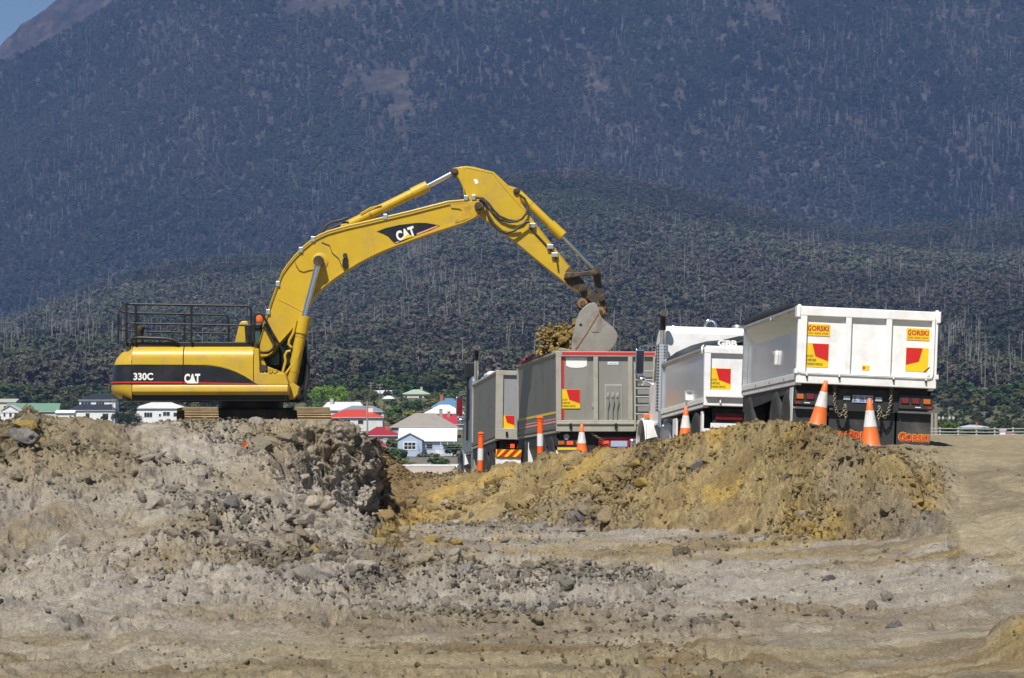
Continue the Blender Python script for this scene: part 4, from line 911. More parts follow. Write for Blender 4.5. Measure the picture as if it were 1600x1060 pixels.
rail([E(*c2(*p), -BH-.015) for p in [(320, 630), (325, 650), (345, 680), (370, 688), (410, 676), (438, 672)]], .008, 'grease_line', 'hose')
# weld seams
rail([E(*c2(*p), -BH-.002) for p in [(215, 855), (290, 892), (362, 930)]], .010, 'weld_seam', 'cat_yellow')
rail([E(*c2(*p), -BH-.002) for p in [(775, 440), (800, 520), (806, 580)]], .006, 'weld_seam', 'cat_yellow')
# reinforced boom nose
MB().prism([E2(*c2(*p), -BH) for p in [(1268, 272), (1300, 262), (1425, 250), (1470, 268), (1480, 300), (1450, 335), (1300, 392), (1300, 376), (1318, 350), (1342, 315), (1330, 302), (1275, 296)]], -BH-.03, -BH, 'y').build('nose_plate', 'cat_yellow_worn', boom, bevel=.01)
def pin(px, py, y0, y1, r, m='greasy_steel', name='pivot_pin', par=exc):
    a = E(px, py, y0); o_ = MB().cyl((a.x, y0, a.z), (a.x, y1, a.z), r, 20).build(name, m, par, smooth=40, bevel=.01)
    MB().cyl((a.x, y0-.025, a.z), (a.x, y0+.001, a.z), r*.55, 14).build('pin_cap', m if m != 'rust' else 'greasy_steel', o_, smooth=40); return o_
pin(498, 408.5, -.64, .64, .10)
MB().lathe([(.20, 0), (.20, .018), (.17, .03), (.10, .03)], 28, Matrix.Translation(E(500, 408.5, -BH))@Matrix.Rotation(R(90), 4, 'X')).build('pin_boss', 'cat_yellow', boom, smooth=40)
pin(748.5, 322.5, -.46, .46, .115)
# pipes running along the back of the boom
for dz, yy, r_, m_ in ((.055, -.30, .028, 'cat_yellow'), (.06, -.18, .026, 'cat_yellow'), (.06, .2, .026, 'cat_yellow'), (.02, -.385, .016, 'hose')):
    rail([E(px, py, -BH)+Vector((0, yy+.0, dz)) - Vector((0, 0, 0)) if False else Vector((E(px, py, -BH).x, yy, E(px, py, -BH).z+dz)) for px, py in BOOM_T[2:20]], r_, 'boom_pipe', m_)
for px, py in ((419, 490), (434, 446), (470, 393), (489, 376), (602, 341), (728, 312), (740, 311)):
    a = E(px, py, -.4); MB().box(a.x-.05, a.x+.05, -.42, -.12, a.z-.03, a.z+.10).build('pipe_clamp', 'dull_aluminium', exc, bevel=.01)
# --- hydraulic cylinders
def ram(pa, pb, pc_, y, r, name, gland=1.22, rod=.55, back=0):
    """barrel from pa to pb, rod on to pc_"""
    a, b, c = E(*pa, y), E(*pb, y), E(*pc_, y)
    a.y = b.y = c.y = y; d = (b-a).normalized()
    root = MB().tube([a, a+d*.12, b-d*.42, b-d*.42, b, b], [r*.8, r, r, r*gland, r*gland, r*.7], 20).build(name, 'cat_yellow', exc, smooth=45)
    MB().cyl(b, c, r*rod, 16).build('rod', 'chrome_rod', root, smooth=60)
    u = Vector((0, 1, 0))
    MB().cyl(c-u*r*.95, c+u*r*.95, r*.95, 18).build('rod_eye', 'greasy_steel', root, smooth=40)
    MB().cyl(a-u*r*.95, a+u*r*.95, r*1.0, 18).build('base_eye', 'greasy_steel', root, smooth=40)
    for k in (.30, .75): 
        m_ = a.lerp(b, k); MB().cyl(m_-d*.03, m_+d*.03, r*1.06, 18).build('barrel_band', 'cat_yellow_worn', root, smooth=50)
    return root
for yy in (-.56, .56): ram((452, 616), (475.5, 495), (498, 408.5), yy, .135, 'boom_cylinder')
ram((540, 354), (668, 291), (711, 268.5), 0.0, .115, 'stick_cylinder')
rail([E(*c2(*p), -.16) for p in [(440, 500), (480, 450), (510, 400), (550, 380), (600, 370), (640, 355)]], .032, 'hydraulic_hose', 'hose')
rail([E(*c2(*p), .10) for p in [(470, 480), (520, 430), (600, 395), (660, 365), (720, 335)]], .03, 'hydraulic_hose', 'hose')
rail([E(*c2(*p), -.12) for p in [(720, 330), (780, 295), (850, 278)]], .02, 'cylinder_pipe', 'cat_yellow')
MB().prism([E2(*c2(*p), -.2) for p in [(580, 445), (600, 395), (640, 390), (665, 420)]], -.22, .22, 'y').build('cylinder_lug', 'cat_yellow', exc, bevel=.01)
# --- stick
ST = [(705.5, 268), (708.5, 262.5), (727.7, 259.6), (740, 261), (771.5, 269), (782, 278.5), (794, 290), (806, 296.5), (810, 303), (814, 315), (823, 331), (835, 347), (859, 377.5), (883, 410), (898, 426), (911, 442), (917, 450), (915, 457), (905, 458), (884, 443), (865, 428), (832, 401), (796, 371), (762, 347), (747, 334), (738, 320), (729, 306), (723, 292), (716, 278), (712, 273)]
SH = .27
stick = MB().prism([E2(*p, -SH) for p in ST], -SH, SH, 'y').build('stick', 'cat_yellow', exc, smooth=25, bevel=.015)
def sp(name, m, pts, off, th=.004): return MB().prism([E2(*c3b(*p), -SH) for p in pts], -SH-off-th, -SH-off, 'y').build(name, m, stick)
sp('stick_tip_grease', 'greasy_steel', [(662, 585), (690, 612), (740, 665), (742, 690), (708, 712), (655, 678), (630, 650), (645, 628), (640, 612)], .0, .006)
sp('maker_sticker', 'decal_white', [(165, 135), (182, 132), (192, 152), (176, 160)], .001)
rail([E(*c3b(*p), -SH-.001) for p in [(118, 215), (108, 150), (108, 85), (127, 72), (265, 102), (330, 185), (425, 290), (560, 462), (665, 590)]], .010, 'weld_seam', 'cat_yellow')
rail([E(*c3b(*p), -SH-.03) for p in [(452, 380), (480, 408), (520, 450), (560, 495), (585, 530), (600, 565), (604, 605)]], .022, 'stick_pipe', 'greasy_steel')
for p in ((470, 375), (562, 485), (585, 527)):
    a = E(*c3b(*p), -SH); MB().box(a.x-.08, a.x+.08, -SH-.09, -SH, a.z-.05, a.z+.06).build('pipe_clamp', 'dull_aluminium', stick, bevel=.01)
for k, pts in enumerate(([(175, 228), (215, 233), (245, 260), (270, 295), (300, 325), (345, 345), (385, 350), (415, 340), (440, 310), (447, 270), (430, 235), (405, 215)], [(195, 240), (225, 262), (240, 310), (262, 365), (295, 398), (335, 412), (375, 402), (410, 375), (440, 352), (458, 358)], [(200, 236), (225, 250), (255, 300), (300, 340), (350, 356), (400, 350)])):
    rail([E(*c3b(*p), -SH-.10-.05*k) for p in pts], .030, 'hydraulic_hose', 'hose')
pin(710.5, 268.5, -.30, .30, .09); pin(806.5, 299, -.32, .32, .075)
ram((806.5, 299), (879, 369), (931.5, 423.5), 0.0, .10, 'bucket_cylinder', 1.3, .5)
MB().prism([E2(*c3b(*p), -.2) for p in [(345, 165), (395, 180), (402, 215), (420, 260), (380, 230)]], -.16, .16, 'y').build('cylinder_lug', 'cat_yellow', stick, bevel=.01)
# --- linkage, quick hitch and bucket
def lk(name, m, pts, y0, y1, bev=.012, par=exc): return MB().prism([E2(*cB(*p), y0) for p in pts], y0, y1, 'y').build(name, m, par, bevel=bev, smooth=25)
for y0, y1 in ((-.40, -.32), (.32, .40)):
    lk('tipping_link', 'greasy_steel', [(150, 185), (165, 165), (190, 165), (270, 175), (430, 150), (460, 130), (500, 140), (500, 190), (440, 200), (280, 212), (190, 240), (160, 225)], y0, y1)
lk('power_link', 'greasy_steel', [(445, 170), (520, 180), (525, 270), (540, 330), (555, 420), (570, 470), (500, 460), (480, 370), (455, 260)], -.24, .24)
for y0, y1 in ((-.36, -.28), (.28, .36)):
    h_ = lk('hitch_plate', 'greasy_steel', [(290, 320), (325, 295), (365, 315), (470, 385), (545, 415), (572, 445), (570, 500), (585, 530), (580, 560), (480, 510), (380, 450), (300, 415), (288, 370)], y0, y1)
lk('hitch_body', 'greasy_steel', [(330, 390), (480, 450), (600, 525), (625, 540), (600, 575), (570, 580), (480, 520), (370, 450)], -.28, .28)
for zx, zy, r_, m_ in ((340, 345, .085, 'greasy_steel'), (535, 445, .085, 'greasy_steel'), (180, 205, .085, 'greasy_steel'), (480, 165, .10, 'greasy_steel')):
    px, py = cB(zx, zy); pin(px, py, -.44, .44, r_, m_)
BKY = .74
for zx, zy, r_ in ((335, 495, .125), (520, 585, .095)):
    px, py = cB(zx, zy); o_ = pin(px, py, -.52, .52, r_, 'rust', 'bucket_pin')
    for yy in (-.46, .40):
        lk('bucket_ear', 'rust' if zx > 400 else 'greasy_steel', [(zx-55, zy-30), (zx-20, zy-58), (zx+25, zy-55), (zx+55, zy-10), (zx+45, zy+70), (zx-15, zy+85), (zx-50, zy+30)], yy, yy+.06)
BK = [(300, 585), (345, 530), (395, 495), (440, 490), (470, 505), (490, 545), (500, 600), (525, 650), (580, 695), (640, 745), (675, 790), (692, 840), (685, 890), (655, 940), (610, 985), (540, 1015), (380, 1030), (230, 1020), (215, 950), (225, 850), (245, 760), (275, 660)]
bucket = lk('bucket_side', 'bucket_steel', BK, -BKY, -BKY+.05, .01); lk('bucket_side', 'bucket_steel', BK, BKY-.05, BKY, .01)
shell = [E2(*cB(*p), 0) for p in [(345, 530), (395, 497), (440, 492), (468, 508), (488, 548), (498, 602), (523, 653), (578, 698), (637, 748), (671, 792), (688, 840), (681, 888), (651, 936), (606, 980), (538, 1009), (380, 1024), (232, 1014)]]
shi = [(p[0]-.045, p[1]+(.03 if i > 11 else -.02)) for i, p in enumerate(shell)]
MB().prism(shell+shi[::-1], -BKY+.05, BKY-.05, 'y').build('bucket_shell', 'bucket_steel', exc, smooth=30)
rail([E(*cB(*p), -BKY-.004) for p in [(495, 600), (430, 710), (350, 840), (262, 965)]], .014, 'side_cutter_edge', 'rust')
MB().prism([E2(*cB(*p), -BKY) for p in [(425, 735), (500, 735), (515, 760), (505, 790), (430, 790), (418, 765)]], -BKY-.012, -BKY+.001, 'y').build('wear_plate', 'bucket_steel', exc)
MB().cyl(E(*cB(314, 714), -BKY-.006), E(*cB(314, 714), -BKY+.06)*1, .035, 12).build('side_hole', 'black_steel', exc)
for k in range(5):
    yy = -BKY+.12+k*.33; MB().prism([E2(*cB(*p), 0) for p in [(250, 1025), (120, 1000), (70, 985), (110, 960), (230, 985)]], yy-.06, yy+.06, 'y').build('bucket_tooth', 'bucket_steel', exc, bevel=.01)
# --- undercarriage, turned so that its left flank shows
und = thing('undercarriage', (0, 0, 0), (0, 0, R(9))); und.parent = exc
MB().lathe([(.74, z_sk0-.32), (.78, z_sk0-.30), (.78, z_sk0-.13)], 32).build('slew_ring', 'black_steel', und, smooth=40)
bx('centre_frame', 'track_steel', und, -1.1, 1.1, -.95, .95, .45, z_sk0-.30, bevel=.06)
TR, TL = .47, 3.9
shoe = MB().box(-.40, .40, -.092, .092, -.018, .018)
for gy in (-.075, 0.0, .075): shoe.box(-.40, .40, gy-.012, gy+.012, .018, .055)
shoe_me = shoe.mesh('track_shoe'); shoe_me.materials.append(MATS['track_mud'])
per = 2*TL+2*math.pi*TR; NS = 54
for tx in (-1.34, 1.34):
    fr = MB().prism([(-TL/2-.2, .22), (TL/2+.2, .22), (TL/2+.25, .66), (TL/2-.3, .74), (-TL/2+.3, .74), (-TL/2-.25, .66)], tx-.24, tx+.24, 'x').build('track_frame', 'track_steel', und, bevel=.03)
    for sy in (-TL/2, TL/2):
        MB().cyl((tx-.2, sy, .51), (tx+.2, sy, .51), .41, 24).build('track_wheel', 'track_steel', und, smooth=40)
    MB().prism([(TL*.5*c_+.40*math.cos(a_) if c_ else .40*math.cos(a_), .51+.40*math.sin(a_)) for c_, a_ in [(-1, a) for a in np.linspace(math.pi/2, 1.5*math.pi, 10)] + [(1, a) for a in np.linspace(-math.pi/2, math.pi/2, 10)]], tx-.12, tx+.12, 'x').build('link_chain', 'track_steel', und)
    for k in range(NS):
        s_ = k/NS*per
        if s_ < TL: y_, z_, an = -TL/2+s_, .51+TR, 0
        elif s_ < TL+math.pi*TR: a_ = (s_-TL)/TR; y_, z_, an = TL/2+TR*math.sin(a_), .51+TR*math.cos(a_), -a_
        elif s_ < 2*TL+math.pi*TR: y_, z_, an = TL/2-(s_-TL-math.pi*TR), .51-TR, math.pi
        else: a_ = (s_-2*TL-math.pi*TR)/TR; y_, z_, an = -TL/2-TR*math.sin(a_), .51-TR*math.cos(a_), math.pi-a_
        so_ = bpy.data.objects.new('track_shoe', shoe_me); COL.objects.link(so_); so_.parent = und; so_.location = (tx, y_, z_); so_.rotation_euler = (an, 0, 0)
# ------------------------------------------------------------------ tipper trucks and trailers (x right, y forward, z up; tailgate at y = 0)
tyre_mb = MB(); prof = [(.30, -.13), (.36, -.145), (.46, -.145), (.505, -.12), (.52, -.09), (.52, .09), (.505, .12), (.46, .145), (.36, .145), (.30, .13)]
RY = Matrix.Rotation(R(90), 4, 'Y'); tyre_mb.lathe(prof, 28, RY)
tyre_me = tyre_mb.mesh('tyre', 40); tyre_me.materials.append(MATS['rubber'])
rim_me = MB().lathe([(.30, -.10), (.295, -.06), (.24, -.02), (.13, .0), (.12, -.09), (.09, -.11), (.0, -.11)], 24, RY, cap=False).mesh('rim', 40); rim_me.materials.append(MATS['dull_aluminium'])
def wheel(root, x, y, z=.52, dual=False):
    w = bpy.data.objects.new('wheel', tyre_me); COL.objects.link(w); w.parent = root; w.location = (x, y, z)
    if x > 0: w.rotation_euler = (0, 0, math.pi)
    r = bpy.data.objects.new('rim', rim_me); COL.objects.link(r); r.parent = w
    if dual:
        w2 = bpy.data.objects.new('inner_wheel', tyre_me); COL.objects.link(w2); w2.parent = root; w2.location = (x-math.copysign(.33, x), y, z)
    return w
def turn_sign(root, x, z, w, h, y, flip=False, words=True, name='turn_sign'):
    s = bx(name, 'sign_yellow', root, x, x+w, y-.006, y, z, z+h)
    pts = [(.27, .985), (.985, .985), (.985, .27), (.42, .46)] if not flip else [(.015, .985), (.73, .985), (.58, .42), (.015, .27)]
    MB().prism([(x+a*w, z+b*h) for a, b in pts], y-.010, y-.0062, 'y').build('red_field', 'sign_red', s)
    if words:
        for i, t in enumerate(('DO NOT', 'OVERTAKE', 'TURNING VEHICLE')):
            text(t, 'sign_lettering', 'sign_ink', s, x+.03*w, z+h*(.40-.165*i), w*(.30, .43, .72)[i], h*.105, y-.0075, bold=.025)
    return s
def maker_plate(root, x, z, w, h, y):
    s = MB().box(x, x+w, y-.008, y, z, z+h).build('maker_plate', 'sign_yellow', root, bevel=.012)
    text('G', 'plate_lettering', 'lettering_dark_red', s, x+.05*w, z+.38*h, .14*w, .50*h, y-.011, bold=.03)
    text('ORSKI', 'plate_lettering', 'lettering_dark_red', s, x+.21*w, z+.42*h, .73*w, .42*h, y-.011, bold=.03)
    text('(03) 9305 5433', 'plate_lettering', 'lettering_dark_red', s, x+.07*w, z+.12*h, .86*w, .16*h, y-.011, bold=.01)
def chain(root, pts, n, m='chain_steel', name='safety_chain', s=.026):
    pts = [Vector(p) for p in pts]; L_ = [0]
    for a, b in zip(pts, pts[1:]): L_.append(L_[-1]+(b-a).length)
    mb = MB()
    for k in range(n):
        def at(t):
            d = t*L_[-1]; i = max(0, min(len(pts)-2, int(np.searchsorted(L_, d))-1)); return pts[i].lerp(pts[i+1], (d-L_[i])/max(1e-6, L_[i+1]-L_[i]))
        c = at((k+.5)/n); t = (at(min(1, (k+.9)/n))-at((k+.1)/n)).normalized(); u = Vector((0, 1, 0)) if k % 2 else t.cross(Vector((0, 1, 0))).normalized()
        ll = L_[-1]/n*.72
        mb.tube([c+t*ll*math.cos(a)*1.0+u*s*math.sin(a) for a in np.linspace(0, 2*math.pi, 9)[:-1]], .0075, 5, closed=True)
    return tag(mb.build(name, m, root, smooth=60), kind='stuff')
def body(root, Wd, L, H, z0, st):
    """tipping body: tailgate with posts and recessed panels, side walls, rails, floor, front"""
    hw = Wd/2; fr, pn, sd = st['frame'], st['panel'], st['side']; t = .075
    zr0, zr1 = z0+st['sill'], z0+H-st['head']
    bx('tailgate_sill', fr, root, -hw, hw, -t, .04, z0, zr0, .012)
    bx('tailgate_head', fr, root, -hw, hw, -t, .04, zr1, z0+H, .012)
    xs = [-hw, -hw+st['post']]
    for mx in st['mull']: xs += [mx-st['mw']/2, mx+st['mw']/2]
    xs += [hw-st.get('post_r', st['post']), hw]
    for i in range(0, len(xs), 2): bx('tailgate_post', fr, root, xs[i], xs[i+1], -t+.004, .036, zr0, zr1, .008)
    for i in range(1, len(xs)-1, 2): bx('tailgate_panel', pn if i == 1 or not st.get('panel2') else st['panel2'], root, xs[i]-.01, xs[i+1]+.01, 0.0, .03, zr0-.01, zr1+.01)
    for s in (-1, 1):
        o, i_ = st['inset'], .03
        pr = [(s*(hw-o), z0+.12), (s*(hw-o), z0+H*st['kink']), (s*(hw-.02), z0+H-.06), (s*(hw-.02-i_), z0+H-.06), (s*(hw-o-i_), z0+H*st['kink']), (s*(hw-o-i_), z0+.12)]
        MB().prism(pr, .04, L, 'y').build('side_wall', sd, root)
        MB().tube([(s*(hw-.045), .0, z0+H-.035), (s*(hw-.045), L, z0+H-.035)], .055, 10).build('top_rail', st['rail'], root, smooth=60)
        bx('side_rail', st['siderail'], root, min(s*(hw-.10), s*hw), max(s*(hw-.10), s*hw), .042, L, z0+.06, z0+.17, .01)
        bx('floor_rail', st['siderail2'], root, min(s*(hw-.12), s*(hw-.015)), max(s*(hw-.12), s*(hw-.015)), .042, L, z0-.03, z0+.05, .01)
        bx('tie_strip', 'dull_aluminium', root, min(s*(hw-.13), s*(hw-.05)), max(s*(hw-.13), s*(hw-.05)), .05, L-.01, z0+.045, z0+.065)
        MB().prism([(.15, z0-.035), (L, z0-.035), (L, z0-.035-st['skirt'][1]), (.15, z0-.035-st['skirt'][0])], min(s*(hw-.06), s*(hw-.04)), max(s*(hw-.06), s*(hw-.04)), 'x').build('rubber_skirt', st['skirtm'], root)
        bx('front_post', st['rail'], root, min(s*(hw-.10), s*(hw-.005)), max(s*(hw-.10), s*(hw-.005)), L-.07, L+.03, z0, z0+H-.02, .01)
    bx('front_wall', sd, root, -hw+.1, hw-.1, L-.03, L, z0, z0+H+st.get('bulk', .1), .01)
    bx('floor', 'dark_chassis', root, -hw+.12, hw-.12, .03, L-.03, z0-.02, z0+.10)
    for s in (-.42, .42): bx('chassis_beam', 'dark_chassis', root, s-.06, s+.06, .25, L+st.get('beam', 0), z0-.42, z0-.06)
def rear_bar(root, z0, zb, m='dark_chassis'):
    bx('rear_beam', m, root, -1.15, 1.15, .18, .26, z0-.38, z0-.02)
# ---------------- white trailer, nearest
WT = P(1237, 600, 49.0); gz = 1.335
wt = thing('dog_trailer', (WT.x+1.235, 49.0, gz), (R(-1.0), R(2.4), R(3.9)), 'white tipping trailer with red and yellow turn signs, nearest vehicle behind the orange cones', 'trailer')
wt.scale = (.98, 1, 1); wt.location.x -= .025
Z0 = 1.10
WST = dict(frame='white_paint', panel='white_paint', side='aluminium', rail='dull_aluminium', siderail='white_paint', siderail2='white_paint', sill=.19, head=.16, post=.16, post_r=.11, mull=[-.34, .37], mw=.10, inset=.10, kink=.70, skirt=(.08, .30), skirtm='tarp_black', bulk=.02)
body(wt, 2.46, 6.2, 1.31, Z0, WST)
for x in (-1.23+.16, -.12+.81): pass
maker_plate(wt, -1.23+.165, Z0+.815, .41, .205, -.002); maker_plate(wt, .69, Z0+.815, .41, .205, -.002)
turn_sign(wt, -1.23+.165, Z0+.285, .40, .405, -.002); turn_sign(wt, .69, Z0+.285, .40, .405, -.002, flip=True, words=False)
o = bx('capacity_sticker', 'sign_yellow', wt, -.07, .06, -.008, -.002, Z0+.265, Z0+.35); bx('sticker_mark', 'sign_red', o, -.055, -.02, -.010, -.0085, Z0+.285, Z0+.33)
MB().tube([(-1.21, -.10, Z0+.20), (-1.17, -.10, Z0+.185), (-1.1, -.10, Z0+.178), (1.10, -.10, Z0+.178), (1.15, -.10, Z0+.20), (1.16, -.10, Z0+.30), (1.16, -.10, Z0+1.22)], .011, 8).build('latch_rod', 'white_paint', wt, smooth=60)
for x in (-1.05, -.48, .47, 1.04): 
    h = bx('latch_hook', 'white_paint', wt, x-.014, x+.014, -.115, -.074, Z0+.13, Z0+.20, .004); bx('hook_tip', 'black_steel', h, x-.013, x+.013, -.117, -.074, Z0+.095, Z0+.128)
MB().tube([(1.0, -.085, Z0+.27), (1.10, -.085, Z0+.36)], .012, 6).build('tail_handle', 'black_steel', wt)
for s in (-1, 1):
    bx('hinge_block', 'white_paint', wt, s*1.23-.035, s*1.23+.035, -.10, .10, Z0+1.12, Z0+1.315, .01)
    bx('hinge_block', 'white_paint', wt, s*1.235-.03, s*1.235+.03, -.10, .05, Z0+.16, Z0+.24, .008)
    MB().tube([(s*1.21, -.03, Z0+1.31), (s*1.21, -.03, Z0+1.34)], .03, 10).build('hinge_pin', 'white_paint', wt, smooth=50)
# side latch, rolled tarp, tie down holes
MB().prism([(2.55, Z0+.42), (2.62, Z0+.42), (2.64, Z0+.60), (2.78, Z0+.62), (2.78, Z0+.67), (2.50, Z0+.67), (2.50, Z0+.60)], -1.19, -1.13, 'x').build('side_latch', 'white_paint', wt, bevel=.01)
for yy in (1.2, 2.8, 4.4): MB().cyl((-1.236, yy, Z0+.10), (-1.2, yy, Z0+.10), .022, 10).build('tie_hole', 'black_steel', wt)
MB().tube([(-1.13, .3, Z0+1.35), (-1.15, 1.5, Z0+1.38), (-1.13, 4, Z0+1.40), (-1.13, 6.25, Z0+1.38)], [.05, .075, .085, .09], 12).build('rolled_tarp', 'tarp_black', wt, smooth=60)
o = MB().cyl((-1.25, 2.9, Z0+1.24), (-1.2, 2.9, Z0+1.24), .035, 12).build('side_marker', 'lens_clear', wt, smooth=50)
# rear lights, number plate, flaps
bx('light_bar', 'flap_black', wt, -1.22, -.50, .05, .12, Z0-.36, Z0-.12, .01); bx('light_bar', 'flap_black', wt, .62, 1.22, .05, .12, Z0-.36, Z0-.12, .01)
bx('rear_panel', 'dark_chassis', wt, -.50, .62, .10, .16, Z0-.42, Z0-.06)
def lamp(root, x, z, w, h, y, m):
    o = MB().box(x-.014, x+w+.014, y-.012, y+.004, z-.014, z+h+.014).build('tail_lamp', 'black_steel', root, bevel=.02); MB().box(x, x+w, y-.022, y-.008, z, z+h).build('lens', m, o, bevel=.012); return o
for x, m in ((-1.19, 'lens_orange'), (-1.01, 'lens_red_dark'), (-.80, 'lens_red_dark'), (.655, 'lens_red_dark'), (.845, 'lens_red_dark'), (1.04, 'lens_orange')): lamp(wt, x, Z0-.265, .125, .085, .05, m)
for x in (-.36, .20): lamp(wt, x, Z0-.25, .12, .075, .10, 'lens_clear')
o = bx('number_plate', 'plate_blue', wt, -.20, .165, .085, .095, Z0-.285, Z0-.155, .004); text('Z  56 RG', 'plate_lettering', 'plate_ink', o, -.185, Z0-.265, .335, .085, .082, bold=.012)
MB().lathe([(.022, 0), (.022, .004)], 12, Matrix.Translation((-.118, .085, Z0-.222))@Matrix.Rotation(R(90), 4, 'X')).build('plate_emblem', 'sign_yellow', o)
for x in (-1.0, .95): bx('bar_sticker', 'decal_white', wt, x-.05, x+.05, .045, .049, Z0-.332, Z0-.318)
for x in (-1.2, 1.12): bx('reflector', 'lens_red', wt, x, x+.08, .04, .049, Z0-.345, Z0-.315)
for x0, x1 in ((-1.22, -.62), (-.58, .58), (.62, 1.22)):
    f_ = bx('mud_flap', 'flap_black', wt, x0, x1, .20, .215, Z0-1.00, Z0-.40)
    bx('flap_clamp', 'dull_aluminium', wt, x0, x1, .185, .198, Z0-.425, Z0-.39)
for x0 in (-.93+.30, -.27, .655):
    x0 = {-.93+.30: -.63}.get(x0, x0)
    def gors(x0, y, m, b, gr): 
        text('G', 'flap_lettering', m, wt, x0-gr, Z0-.905-gr, .13+2*gr, .15+2*gr, y, bold=b); text('ORSKI', 'flap_lettering', m, wt, x0+.13-gr, Z0-.905-gr, .41+2*gr, .125+2*gr, y, bold=b)
    gors(x0, .196, 'lettering_yellow', .075, .008); gors(x0, .192, 'lettering_red', .035, 0)
for x, s in ((-.53, 1), (.47, -1)):
    chain(wt, [(x, .03, Z0-.02), (x+.01*s, .03, Z0-.30), (x+.05*s, .03, Z0-.45), (x+.12*s, .03, Z0-.53), (x+.16*s, .03, Z0-.47), (x+.20*s, .03, Z0-.34), (x+.215*s, .03, Z0-.46), (x+.21*s, .03, Z0-.58)], 24)
rear_bar(wt, Z0, 0)
for y in (.95, 2.2): wheel(wt, -1.08, y, dual=True); wheel(wt, 1.08, y, dual=True); MB().cyl((-.9, y, .52), (.9, y, .52), .075, 12).build('axle', 'dark_chassis', wt)
for y in (5.3,): wheel(wt, -1.08, y, dual=True); wheel(wt, 1.08, y, dual=True); MB().cyl((-.9, y, .52), (.9, y, .52), .075, 12).build('axle', 'dark_chassis', wt)
bx('side_flap', 'white_plastic', wt, -1.215, -1.205, .30, .62, Z0-.80, Z0-.06)
MB().tube([(0, 5.2, .75), (0, 8.6, .72)], .07, 8).build('drawbar', 'dark_chassis', wt)
# ---------------- white truck in front of it
TW = P(1095, 638, 58.2)
wk = thing('tipper_truck', (TW.x+1.235, 58.2, 1.06), (R(-2.4), R(1.6), R(7.1)), 'white tipper truck with chrome exhaust shield and black tarp, pulling the white trailer', 'truck')
z0 = 1.10
body(wk, 2.46, 4.9, 1.18, z0, dict(WST, sill=.32, head=.12, post=.13, mull=[], mw=.1, kink=.93, inset=.05, skirt=(.02, .02), bulk=.05))
bx('tailgate_ledge', 'white_paint', wk, -1.2, 1.2, -.16, -.078, z0+.17, z0+.215, .008)
for x in (-.9, .0, .9): bx('latch_hook', 'white_paint', wk, x-.015, x+.015, -.12, -.076, z0+.05, z0+.16, .004)
turn_sign(wk, -1.23+.135, z0+.335, .42, .43, -.002); turn_sign(wk, .675, z0+.335, .42, .43, -.002, flip=True, words=False)
MB().prism([(1.7, z0+.20), (1.85, z0+.20), (1.82, z0+.36), (1.92, z0+.40), (1.66, z0+.40), (1.73, z0+.36)], -1.27, -1.18, 'x').build('side_latch', 'white_paint', wk, bevel=.01)
# tarp drawn up over a bow, arm, maker bar
tp = [(-1.17, .86), (-1.10, .98), (-.92, 1.12), (-.6, 1.26), (-.25, 1.35), (.15, 1.38), (.6, 1.34), (1.0, 1.16), (1.17, .90)]
V = []; 
for k, y in enumerate(np.linspace(.10, 4.85, 9)):
    for x, z in tp: V.append((x, y+.05*math.sin(5*x+k), z0+.13+z*(.95+.05*math.sin(k*.9+x))-.02*(k % 2)+.03*k))
n = len(tp); MB().add(V, [(i*n+j, i*n+j+1, (i+1)*n+j+1, (i+1)*n+j) for i in range(8) for j in range(n-1)]).build('tarp', 'tarp_black', wk, smooth=60).modifiers.new('thickness', 'SOLIDIFY').thickness = .02
bb = MB().prism([(-1.2, z0+1.181), (-.5, z0+1.181), (-.5, z0+1.215), (-1.2, z0+1.215)], -.03, .0, 'y').build('maker_bar', 'white_paint', wk)
text('GBB', 'maker_lettering', 'decal_white', bb, -.96, z0+1.215, .40, .125, -.02, bold=.05).modifiers.new('thickness', 'SOLIDIFY').thickness = .02
for y, yy in ((.03, 0),): MB().tube([(-1.26, .06, z0+1.05), (-1.26, .06, z0+1.18), (-1.22, .10, z0+1.22)], .03, 8).build('tailgate_hinge', 'dull_aluminium', wk, smooth=50)
bx('rear_panel', 'dark_chassis', wk, -1.0, 1.0, .12, .18, z0-.45, z0-.04)
bx('light_bar', 'white_paint', wk, -1.05, 1.05, .09, .13, z0-.44, z0-.34, .01); bx('light_bar', 'lens_red_dark', wk, -.95, -.4, .08, .115, z0-.27, z0-.14, .01); bx('light_bar', 'lens_red_dark', wk, .4, .95, .08, .115, z0-.27, z0-.14, .01)
for x0, x1 in ((-1.2, -.5), (.5, 1.2)): bx('mud_flap', 'white_plastic', wk, x0, x1, .14, .155, z0-1.0, z0-.45)
bx('mud_flap', 'white_plastic', wk, -.45, .45, .14, .155, z0-.75, z0-.45)
chain(wk, [(.95, .0, z0-.05), (.96, .0, z0-.35), (.93, .0, z0-.6), (.96, .0, z0-.75)], 14)
bx('side_flap', 'white_plastic', wk, -1.20, -1.16, 3.15, 3.55, z0-.85, z0-.10); bx('side_flap', 'white_plastic', wk, -1.20, -1.16, .25, .4, z0-.85, z0-.10)
for y in (1.0, 2.3): wheel(wk, -1.06, y, dual=True); wheel(wk, 1.06, y, dual=True); MB().cyl((-.9, y, .52), (.9, y, .52), .085, 12).build('axle', 'dark_chassis', wk)
